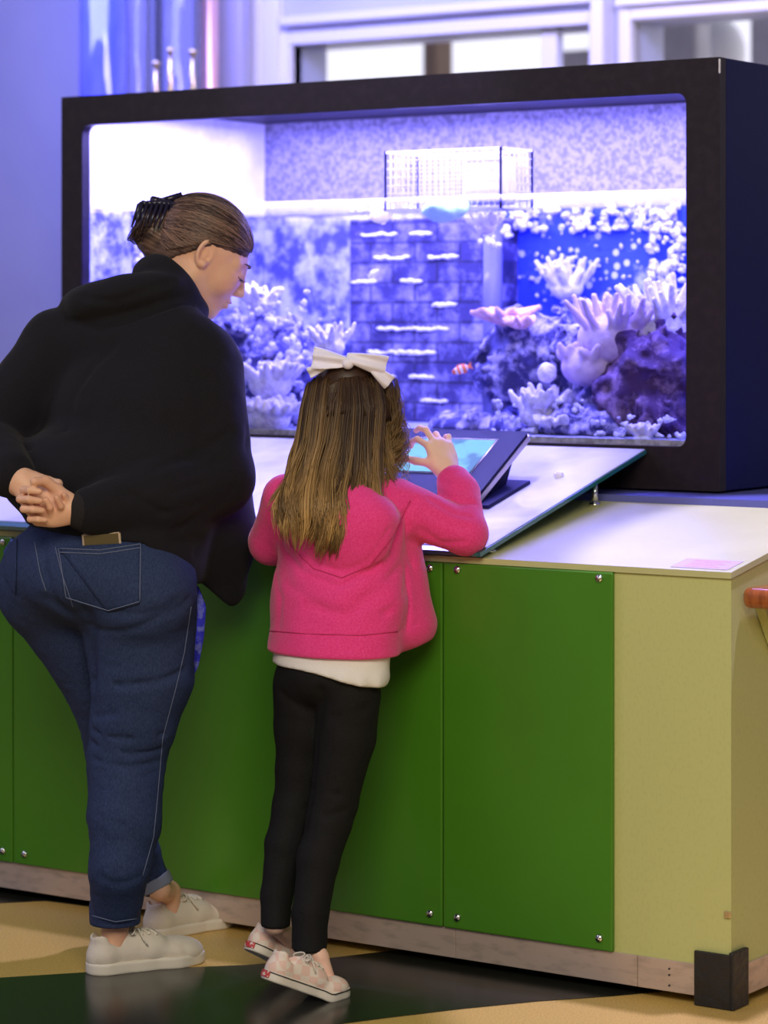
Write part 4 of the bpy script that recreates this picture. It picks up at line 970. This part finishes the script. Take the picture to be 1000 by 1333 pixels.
# shoes
shoe(wo, 'off-white lace-up sneaker nearer the camera', np.append(nf[:2], 0)-T1*.012, T1, .262, M_shoeW, M_rubber)
shoe(wo, 'off-white lace-up sneaker pointing at the counter', np.append(ffH[:2], 0)-T2*.012, T2, .255, M_shoeW, M_rubber)
# shirt tail with the blue glow on it put into its colour; phone
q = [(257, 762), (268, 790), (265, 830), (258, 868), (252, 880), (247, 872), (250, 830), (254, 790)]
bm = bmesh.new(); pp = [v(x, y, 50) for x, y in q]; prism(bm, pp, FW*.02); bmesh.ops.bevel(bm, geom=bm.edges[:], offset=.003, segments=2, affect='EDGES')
o = bmo('shirt_tail', bm, mat('blue_glow_cotton', (.04, .05, .95), .7, noise=(60, (.20, .24, 1.0), .5, .6), bump=(200, .4)), wo, True); o['label'] = 'shirt tail hanging at the hip, coloured with the blue glow on it'
c = T_(132, 716); bm = bmesh.new()
a = trace(jn, 108, 712, 4.9, 6.3, -.002); b = trace(jn, 158, 708, 4.9, 6.3, -.002); wv = nrm(b-a); uv = nrm(UP-wv*(UP@wv)); nv = np.cross(wv, uv); L = np.linalg.norm(b-a)
def slab(bm, m0, m1, h0, h1, n0, n1): prism(bm, [a+wv*m0+uv*h0+nv*n0, a+wv*m1+uv*h0+nv*n0, a+wv*m1+uv*h1+nv*n0, a+wv*m0+uv*h1+nv*n0], nv*(n1-n0))
ph = thing('phone', 'phone with a tan edge sticking out of the jeans back pocket', 'phone', tuple(a))
slab(bm, 0, L, -.05, .026, -.004, .004); bmesh.ops.bevel(bm, geom=bm.edges[:], offset=.002, segments=2, affect='EDGES'); bmo('case', bm, mat('tan_phone_case', (.55, .42, .30), .4), ph, True)
bm = bmesh.new(); slab(bm, .004, L-.004, -.045, .022, -.0055, .0055); bmo('cover', bm, mat('olive_leather', (.09, .065, .02), .4), ph)

# hair of the woman
M_hairW = hair_mat('brown_blonde_hair', (.028, .015, .017), (.34, .205, .15))
k = 1.03; hl = lambda P: (P-hc)@hM.T/k
cap_ = Sdf(); cap_.ell(hp(-.014, 0, .002), hM, np.array((.1035, .0825, .0965))*k, .01)
def hairline(P):
    q = hl(P); f, l, u = q[:, 0], q[:, 1], q[:, 2]
    lim = np.where(f > 0, .000+.26*f, .000+1.15*f); lim = np.maximum(lim, -.075); front = f-(.078+.1*(u-.03))-.9*np.clip(u-.045, 0, 1)
    return np.maximum((lim-u)*k, front*k*.8)
cap_.fn('i', .006, hairline)
cap_.fn('u', .012, lambda P: sd_ell(P, hp(-.112, 0, -.030), hM, np.array((.034, .042, .045))*k))
cap_.fn('u', .02, lambda P: sd_cap(P, hp(-.055, 0, -.062), hp(-.10, 0, -.045), .048, .035))
cap_.fn('d', 0, lambda P: .0012*np.sin(hl(P)[:, 2]*900+hl(P)[:, 1]*300)*1.0)
V, F = polygonise(cap_, hc-.2, hc+.2, .003, 1); hr = mesh_obj('hair', V, F, M_hairW, wo, True, attr=np.clip(.30+.25*vnoise(V, 60, 1), 0, 1))
paths = []; rad = []; tone = []
rr3 = np.array((.1045, .0835, .0975))*k
u1 = nrm(np.array([-.98, 0, -.12]))
for i in range(900):
    t = rnd.random(); side = rnd.choice((-1, 1)); 
    if t < .62:   # hairline across the forehead to the ears
        al = side*rnd.random()*1.5; u0 = nrm(np.array([math.cos(al)*.86, math.sin(al)*1.0, (.36-.30*abs(al)/1.5)]))
        u0 = nrm(u0+np.array([0, 0, rnd.random()*.5*(1 if rnd.random() < .5 else 0)]))
    else:
        be = rnd.random(); u0 = nrm(np.array([.05-.75*be, side*(1-.3*be), -.02-.75*be]))
    tgt = nrm(u1+np.array([0, rnd.uniform(-.2, .2), rnd.uniform(-.22, .22)])); w_ = math.acos(np.clip(u0@tgt, -1, 1)); P = []
    off = 1.0+rnd.random()*.022
    sag = rnd.uniform(-.06, .06)
    for s_ in np.linspace(0, .97, 16):
        u = (math.sin((1-s_)*w_)*u0+math.sin(s_*w_)*tgt)/math.sin(w_); u = nrm(u+np.array([0, 0, sag*math.sin(math.pi*s_)]))
        P.append(hp(-.014, 0, .002)+(rr3*off*(1-.02*(s_ < .04))*u)@hM)
    paths.append(P); rad.append(np.array([.0006]+[.0011]*14+[.0008])); tone += [min(1, max(0, .35+.22*rnd.gauss(0, 1)+(.28 if rnd.random() < .2 else 0)))]*16*4
# twisted bun strands
for i in range(160):
    ph_ = rnd.random()*6.28; r_ = .75+.3*rnd.random(); P = []
    for s_ in np.linspace(0, 1, 14):
        a_ = ph_+s_*3.4; P.append(hp(-.112-.035*r_*math.cos(a_*.5+i), .041*r_*math.sin(a_), -.03+.045*r_*math.cos(a_)))
    paths.append(P); rad.append(np.full(14, .0012)); tone += [max(0, .2+.15*rnd.gauss(0, 1))]*14*4
V, F = tube_mesh(paths, rad, 4); o = mesh_obj('hair_strands', V, F, M_hairW, hr, True, attr=np.array(tone))
# claw clip
clp = thing('claw_clip', 'dark toothed claw clip holding up the woman\'s bun', 'hair clip', tuple(hp(-.125, 0, .02)))
for e in (-1, 1):
    bm = bmesh.new(); N_ = 7
    for i in range(N_):
        t = i/(N_-1)-.5; base = hp(-.120+.030*t, e*.010, .036+.026*t-.02*abs(t)); m1 = hp(-.136+.054*t, e*.030, .016+.030*t); m2 = hp(-.126+.050*t, e*.046, -.034+.026*t)
        cyl(bm, tuple(base), tuple(m1), .0062, .0055, 8); cyl(bm, tuple(m1), tuple(m2), .0055, .002, 8)
    cyl(bm, tuple(hp(-.133, e*.010, .024)), tuple(hp(-.102, e*.010, .060)), .007, .007, 10); cyl(bm, tuple(hp(-.133, e*.010, .026)), tuple(hp(-.148, e*.016, .018)), .007, .009, 8)
    bmo('claw', bm, mat('dark_violet_clip_plastic', (.015, .012, .035), .25), clp, True)
bm = bmesh.new(); cyl(bm, tuple(hp(-.120, -.012, .036)), tuple(hp(-.120, .012, .036)), .006, seg=12); bmo('hinge', bm, M_gold, clp, True)
#@@GIRL
# ------------------------------------------------------------------ GIRL
d0 = 5.48; sW = d0/FPX
gi = thing('person', 'girl in a pink hooded sweater and black leggings on tiptoe, touching the tablet', 'person', tuple(atZ(420, 1290)))
gF = nrm(.62*RT+.66*FW-.42*UP); gU = nrm(.28*RT+.30*FW+.90*UP)
gc = v(458, 545, 75)
gb = Sdf(); gk = .88
gp, gM = head_sdf(gb, gc, gF, gU, gk, 1.1)
gb.cap(v(452, 590, 62), v(446, 650, 50), R1(27), R1(30), .02)
gb.ecap(v(446, 655, 48), v(440, 770, 30), LX, R1(64, 36), R1(58, 42), .02); gb.ecap(v(440, 770, 30), v(425, 880, 5), LX, R1(58, 42), R1(66, 46), .02)
gsR, geR, gwR = v(515, 658, 30), v(606, 693, 40), v(585, 618, 98)
gsL, geL, gwL = v(375, 652, 70), v(354, 706, 110), v(395, 662, 195)
for a, b, ra, rb in ((gsR, geR, 22, 18), (geR, gwR, 18, 12.5), (gsL, geL, 22, 18), (geL, gwL, 18, 12.5)): gb.cap(a, b, R1(ra), R1(rb), .012)
# feet: right foot nearer, left foot behind; both on tiptoe
bR = atZ(419, 1300); TR_ = nrm(np.append((atZ(452, 1284)-bR)[:2], 0)); TR_ = nrm(.84*RT+.54*FW)
LG = .205; thR = .40; hR = bR-TR_*.70*LG*math.cos(0); hR[2] = 0
bL = atZ(385, 1268); TL_ = nrm(.74*RT+.67*FW); hL = bL-TL_*.70*LG; hL[2] = 0; thL = .50
ankR = v(402, 1222, -78); ankL = v(358, 1203, -40)
kR, kL = v(434, 1045, -22), v(386, 1045, 22)
for pts in (((v(456, 905, -12), 28), (kR, 22), (v(412, 1120, -45), 20), (ankR, 15)), ((v(396, 900, 28), 26), (kL, 20), (v(370, 1115, -5), 19), (ankL, 14.5))):
    for i in range(3): gb.cap(pts[i][0], pts[i+1][0], R1(pts[i][1]), R1(pts[i+1][1]), .012)
for A, B, T in ((ankR, bR, TR_), (ankL, bL, TL_)):
    B = np.append(B[:2], .022); gb.cap(A, A*.5+B*.5+UP*.010+T*.01, .0195, .017, .004); gb.cap(A*.5+B*.5+UP*.010+T*.01, B+T*.02, .017, .013, .006)
# hands
gn = nrm(.45*FW-.75*UP-.15*RT); ga = nrm(-.30*RT+.34*FW+.86*UP)
gt = hand_sdf(gb, gwR, ga, gn, 1 if np.cross(ga, gn)@(-RT) > 0 else -1, .78,
    ((30, 48, 30), (12, 42, 30), (30, 56, 32), (14, 50, 30)), ((.45, .85, .35, .036, .0115), (.6, .5, .6, .030, .0100)), .30, .003)
ga2 = nrm(.35*RT+.8*FW-.1*UP)
hand_sdf(gb, gwL, ga2, -UP, 1 if np.cross(ga2, -UP)@RT > 0 else -1, .74, ((15, 25, 15),)*4, ((.8, .6, .2, .034, .0115), (1, .2, .2, .028, .0100)), .08)
lo = v(300, 450, 0)-np.array([.25, .45, 0]); hi = v(640, 450, 0)+np.array([.25, .55, 0]); lo[2] = 0; hi[2] = 1.32
build('body', gb, lo, hi, .0027, M_skinG, gi)
for e in (-1, 1): eye(gp, gk, gi, e, (.10, .16, .22))

# pink hoodie
ph_ = Sdf(); 
ph_.ecap(v(447, 646, 48), v(445, 690, 44), LX, R1(78, 44), R1(92, 55), .02)
ph_.ecap(v(445, 690, 44), v(440, 780, 28), LX, R1(92, 55), R1(94, 66), .02)
ph_.ecap(v(440, 780, 28), v(433, 870, 14), LX, R1(94, 66), R1(94, 72), .02)
ph_.ecap(v(513, 720, 46), v(530, 815, 40), LX, R1(34, 44), R1(34, 48), .02)
for a, b, ra, rb, k_ in ((gsR, geR, 36, 29, .02), (geR, v(597, 642, 82), 29, 27, .012), (v(597, 642, 82), v(591, 628, 92), 27, 24, .01), (gsL, geL, 36, 30, .02), (geL, gwL*.9+geL*.1, 30, 22, .012)): ph_.cap(a, b, R1(ra), R1(rb), k_)
# hood hanging on the back
def hoodf(P):
    c = v(438, 672, 18); q = P-c; x = q@nrm(LX); y = q@np.array([0, 1., 0]); z = q@UP
    top = sd_ell(P, c, I3, R1(96, 50, 40)); sag = sd_ell(P, v(440, 690, 4), I3, R1(84, 42, 72)); return smin(top, sag, .02)
ph_.fn('u', .006, hoodf)
ph_.fn('s', .01, lambda P: sd_cap(P, v(452, 640, 75), v(460, 580, 80), R1(30), R1(60)))
tg = lambda x, y: trace(ph_, x, y, 4.8, 6.2)
def gg(pts, w_, a_): ph_.grooves([tg(*p) for p in pts], w_, a_)
gg([(352, 668), (366, 710), (395, 745), (440, 764), (485, 742), (515, 700), (540, 650)], .0055, .006)
gg([(372, 676), (385, 708), (412, 733), (445, 745), (480, 728), (505, 690), (528, 645)], .004, .003)
for p_, w_, am in (([(528, 668), (530, 700), (538, 735)], .006, .006), ([(548, 690), (575, 706), (605, 705)], .006, .0035), ([(560, 650), (590, 668), (612, 672)], .005, .005), ([(570, 640), (598, 655), (618, 655)], .005, .005), ([(575, 625), (600, 640)], .004, .003), ([(555, 668), (590, 685), (612, 688)], .005, .003),
    ([(400, 790), (450, 800), (500, 770)], .012, .004), ([(375, 760), (420, 790)], .010, .003), ([(470, 780), (520, 740)], .010, .004), ([(360, 740), (366, 780), (362, 815)], .008, .003), ([(500, 800), (530, 760)], .009, .004), ([(347, 822), (400, 826), (470, 828), (520, 822), (560, 806)], .003, .003), ([(529, 740), (533, 790), (530, 818)], .005, .006)):
    gg(p_, w_, am)
ph_.fn('d', 0, lambda P: .0022*vnoise(P, 18, 4)+.0008*vnoise(P, 45, 8))
def hemg(P):
    a = (P-CAM)@RT/sW+500; z = -(P[:, 2]-EYE)/sW+420
    return (z-np.minimum(851+.01*(a-350), 853-.36*(a-522)))*sW
ph_.fn('i', .006, hemg)
pinkh = build('pink_hoodie', ph_, lo, hi, .0040, M_pinkc, gi)
rb_ = Sdf(); ax = nrm(v(591, 628, 92)-v(597, 642, 82)); rb_.cap(v(595, 637, 86), v(589, 622, 95), R1(24.5), R1(21), .002); rb_.fn('s', .002, lambda P: sd_cap(P, gwR-ax*.0, gwR+ax*.08, R1(14.5), R1(14.5)))
cP = v(591, 628, 91)
rb_.fn('i', .002, lambda P: np.abs((P-cP)@ax)-.018)
build('sleeve_cuff', rb_, cP-.07, cP+.07, .0022, mat('pink_rib_knit', (.78, .05, .24), .85, bump=(220, .5)), pinkh)
# hood seam
stitch('hood_seam', ph_, [[(366, 672), (380, 712), (408, 740), (445, 752), (482, 736), (510, 700), (534, 652)]], 4.8, 6.2, .0012, mat('deep_pink_thread', (.60, .03, .16), .8), pinkh, .0006)
stitch('hem_seam', ph_, [[(349, 821), (400, 825), (470, 827), (518, 822)]], 4.8, 6.2, .0011, mat('deep_pink_thread', (.60, .03, .16), .8), pinkh, .0005)
# white shirt below the hoodie
ts = Sdf(); ts.ecap(v(434, 830, 16), v(430, 872, 10), LX, R1(84, 58), R1(84, 60), .02)
ts.ell(v(430, 880, 8), I3, R1(84, 62, 34), .01)
ts.fn('d', 0, lambda P: .003*np.sin(((P-CAM)@RT)*170)*np.clip((.62-P[:, 2])*30, 0, 1)+.0015*vnoise(P, 25, 2))
def hemt(P):
    a = (P-CAM)@RT/sW+500; z = -(P[:, 2]-EYE)/sW+420; return (z-(866+26/(1+np.exp(-(a-440)/22))))*sW
ts.fn('i', .004, hemt)
build('white_shirt', ts, lo, hi, .004, M_tee, gi)
# leggings
lgn = Sdf()
lgn.ell(v(426, 880, 8), I3, R1(73, 54, 46), .02)
for pts in (((v(454, 905, -12), 42), (v(450, 960, -14), 38.5), (v(434, 1045, -22), 31), (v(428, 1070, -28), 29.5), (v(414, 1120, -45), 27), (v(404, 1190, -68), 23), (v(402, 1245, -82), 22)),
            ((v(400, 895, 26), 46), (v(396, 950, 26), 39), (v(390, 1000, 24), 31), (v(384, 1050, 18), 29), (v(372, 1100, 0), 26.5), (v(360, 1165, -22), 20.5), (v(358, 1222, -44), 18.5))):
    for i in range(len(pts)-1): lgn.cap(pts[i][0], pts[i+1][0], R1(pts[i][1]), R1(pts[i+1][1]), .010)
def cutleg(P):
    z = -(P[:, 2]-EYE)/sW+420; a = (P-CAM)@RT/sW+500; return (z-np.where(a > 380, 1219, 1198))*sW
def tl(x, y): return trace(lgn, x, y, 4.8, 6.2)
for p_, w_, am in (([(418, 900), (412, 960), (408, 1010), (396, 1080)], .010, .008), ([(400, 1050), (425, 1062), (450, 1055)], .007, .003), ([(405, 1025), (440, 1035)], .007, .003), ([(390, 1190), (420, 1198)], .005, .002), ([(365, 900), (400, 925)], .01, .003), ([(430, 935), (480, 920)], .01, .003)):
    lgn.grooves([tl(*q) for q in p_], w_, am)
lgn.fn('d', 0, lambda P: .0012*vnoise(P, 30, 6))
lgn.fn('i', .003, cutleg)
build('black_leggings', lgn, lo, hi, .0036, M_black, gi)
# shoes: pale pink checked canvas
def check_mat():
    m = bpy.data.materials.new('pink_check_canvas'); m.use_nodes = True; N = m.node_tree.nodes; L = m.node_tree.links; b = N['Principled BSDF']; b.inputs['Roughness'].default_value = .8
    tc = N.new('ShaderNodeTexCoord'); mp = N.new('ShaderNodeMapping'); mp.inputs['Rotation'].default_value = (.5, .4, .6); L.new(tc.outputs['Object'], mp.inputs[0])
    c = N.new('ShaderNodeTexChecker'); c.inputs['Scale'].default_value = 55; c.inputs['Color1'].default_value = (.80, .56, .48, 1); c.inputs['Color2'].default_value = (.80, .70, .62, 1)
    L.new(mp.outputs[0], c.inputs[0]); L.new(c.outputs[0], b.inputs['Base Color']); return m
M_chk = check_mat(); M_blk = mat('black_rubber_line', (.02, .02, .02), .5); M_red = mat('red_heel_patch', (.55, .05, .05), .4, noise=(160, (.75, .6, .55), .55, .6))
shoe(gi, 'pale pink checked slip-on with black sole line, nearer the camera', hR, TR_, LG, M_chk, M_rubber, thR, 1, M_blk, M_red, True, 'slip_on_shoe')
shoe(gi, 'pale pink checked slip-on seen from its red heel patch', hL, TL_, LG, M_chk, M_rubber, thL, 1, M_blk, M_red, True, 'slip_on_shoe')

# hair: long, wavy, brown at the roots and golden at the ends, half tied up
M_hairG = hair_mat('long_brown_golden_hair', (.035, .016, .010), (.50, .31, .12))
capg = Sdf(); kk_ = gk
capg.ell(gp(-.014, 0, .004), gM, np.array((.105, .086, .100))*kk_, .01)
hlg = lambda P: (P-gc)@gM.T/kk_
def hlineg(P):
    q = hlg(P); f, l, u = q[:, 0], q[:, 1], q[:, 2]
    lim = np.where(f > 0, .0+.45*f, .0+2.6*f); return np.maximum((np.maximum(lim, -.095)-u)*kk_*.7, (f-.075-.3*(.06-u))*kk_*.8*0-1)
capg.fn('i', .006, hlineg)
core = [(500, 452, 62, 42, 38, 52), (540, 452, 60, 50, 42, 0), (590, 446, 48, 50, 36, 0), (640, 436, 14, 54, 26, 0), (680, 426, -4, 42, 18, 0), (698, 420, -10, 28, 12, 0)]
for (y0, x0_, dd0, a0, b0, _), (y1, x1_, dd1, a1, b1, _) in zip(core[:-1], core[1:]):
    capg.ecap(v(x0_, y0, dd0-8), v(x1_, y1, dd1-8), nrm(RT), R1(a0, b0), R1(a1, b1), .02)
V, F = polygonise(capg, gc-np.array([.3, .3, .35]), gc+np.array([.3, .3, .2]), .0035, 1)
def gtone(z): return np.clip((1.22-z)/.36, 0, 1)
th_ = mesh_obj('hair', V, F, M_hairG, gi, True, attr=np.clip(.02+.55*gtone(V[:, 2])**1.3, 0, 1))
#            y    cx   dd   half   depth
rows = np.array([(474, 455, 46, 22, 26), (492, 455, 44, 50, 46), (530, 455, 36, 59, 56), (575, 450, 26, 61, 54), (620, 443, 4, 68, 46), (660, 434, -26, 76, 40), (695, 424, -34, 68, 34), (722, 414, -34, 52, 28)], float)
def hp_at(y, t, rr):
    cx, dd, a, b = [np.interp(y, rows[:, 0], rows[:, i]) for i in (1, 2, 3, 4)]
    return v(cx+a*rr*math.sin(t), y, dd+20-(b*rr)*math.cos(t))
paths = []; rad = []; tone = []
rg = random.Random(11)
locks = [(rg.uniform(-1.75, 1.75), rg.uniform(.86, 1.06), rg.uniform(0, 6.28), rg.uniform(.5, 1.5), rg.uniform(-.12, .2), rg.random()) for _ in range(90)]
for lk in locks:
    t0, rr0, ph0, am0, dt0, tn0 = lk
    yend = 722-26*abs(t0)**1.5-rg.uniform(0, 30)
    if t0 > 1.0: yend -= 60
    for i in range(30):
        t = t0+rg.gauss(0, .045); rr1 = rr0+rg.gauss(0, .02); ye = yend+rg.gauss(0, 7); ys = 476+14*abs(t)+rg.uniform(0, 6); P = []; n = 20
        for j in range(n):
            f = j/(n-1); y = ys+(ye-ys)*f; wv_ = max(0, f-.35)**1.3
            tt = t+dt0*f+.26*am0*wv_*math.sin(ph0+9*f)+.03*math.sin(ph0*3+20*f)*wv_
            clump = 1-.35*max(0, f-.7)
            tt = (t0+dt0*f+.26*am0*wv_*math.sin(ph0+9*f))*(1-clump)+tt*clump
            P.append(hp_at(y, tt, rr1*(1+.16*am0*wv_*math.cos(ph0+9*f))))
        base = .5*tn0; Z = np.array(P)[:, 2]
        paths.append(P); rad.append(np.array([.0006]+[.00105]*(n-4)+[.0009, .0007, .0004]))
        tn = np.clip(.02+.16*tn0+(.35+.75*tn0)*gtone(Z)**1.25+rg.gauss(0, .07), 0, 1); tone += list(np.repeat(tn, 3))
# loose curly wisps at her right cheek
for i in range(150):
    x = 505+rg.uniform(-6, 12); y0 = rg.uniform(488, 520); L_ = rg.uniform(70, 115); ph0 = rg.uniform(0, 6.28); P = []
    for j in range(24):
        f = j/23; cr = (6+5*f); P.append(v(x+10*math.sin(f*2.2)+cr*math.sin(ph0+f*11)*f, y0+L_*f, 38+rg.random()*.6+cr*math.cos(ph0+f*11)*f+8*math.sin(i)))
    paths.append(P); rad.append(np.full(24, .0007)); tone += list(np.repeat(np.clip(.25+.25*np.linspace(0, 1, 24)+rg.gauss(0, .08), 0, 1), 3))
# strands pulled up to the bow
for i in range(420):
    al = rg.uniform(-1.9, 1.9); P = []; e0 = v(456+rg.uniform(-14, 14), 478+rg.uniform(-3, 3), 40)
    for j in range(12):
        f = j/11; P.append(hp_at(486+52*f**1.2+8*abs(al), al*(.25+.75*f), 1.03-.02*f+.01*rg.random()) if j else e0)
    paths.append(P[::-1]); rad.append(np.full(12, .0010)); tone += list(np.repeat(np.full(12, max(0, .10+.12*rg.random())), 3))
V, F = tube_mesh(paths, rad, 3); o = mesh_obj('hair_strands', V, F, M_hairG, th_, True, attr=np.array(tone)); print('strands', len(V))
# bow
bw = thing('hair_bow', 'white satin bow on the crown of the girl\'s head', 'hair bow', tuple(v(452, 478, 45)))
def loop(cx, cy, wx, wy, ang, dd, bulge):
    """ribbon loop: padded fold of cloth"""
    s = Sdf(); c = v(cx, cy, dd); a = nrm(math.cos(ang)*RT+math.sin(ang)*UP+.15*FW); b = nrm(-math.sin(ang)*RT+math.cos(ang)*UP); nq = np.cross(a, b)
    def f(P):
        q = P-c; x = q@a; y = q@b; z = q@nq; wxm, wym = R1(wx), R1(wy); u = np.clip((x+wxm)/(2*wxm), 0, 1)
        hgt = wym*(.35+.65*u**.8); th = R1(bulge)*(.35+.65*np.sin(np.pi*np.clip(u*.9+.05, 0, 1)))
        d2 = np.maximum(np.abs(x)-wxm, np.abs(y)-hgt); return np.maximum(d2, np.abs(z+.004*np.sin(y*260))-th)*.8
    V, F = polygonise(f, c-.07, c+.07, .0022, 3); return V, F
for cx, cy, wx, wy, ang, dd, bu, nm in ((430, 469, 24, 16, math.pi-.12, 22, 9, 'loop'), (477, 471, 27, 15, -.25, 22, 11, 'loop'), (494, 487, 19, 11, -.72, 22, 4, 'tail'), (414, 481, 14, 8, math.pi+.35, 24, 4, 'tail')):
    V, F = loop(cx, cy, wx, wy, ang, dd, bu); mesh_obj(nm, V, F, M_bow, bw)
s = Sdf(); s.ell(v(453, 473, 16), I3, R1(8, 8, 8), .001); build('knot', s, v(453, 473, 16)-.03, v(453, 473, 16)+.03, .002, M_bow, bw)
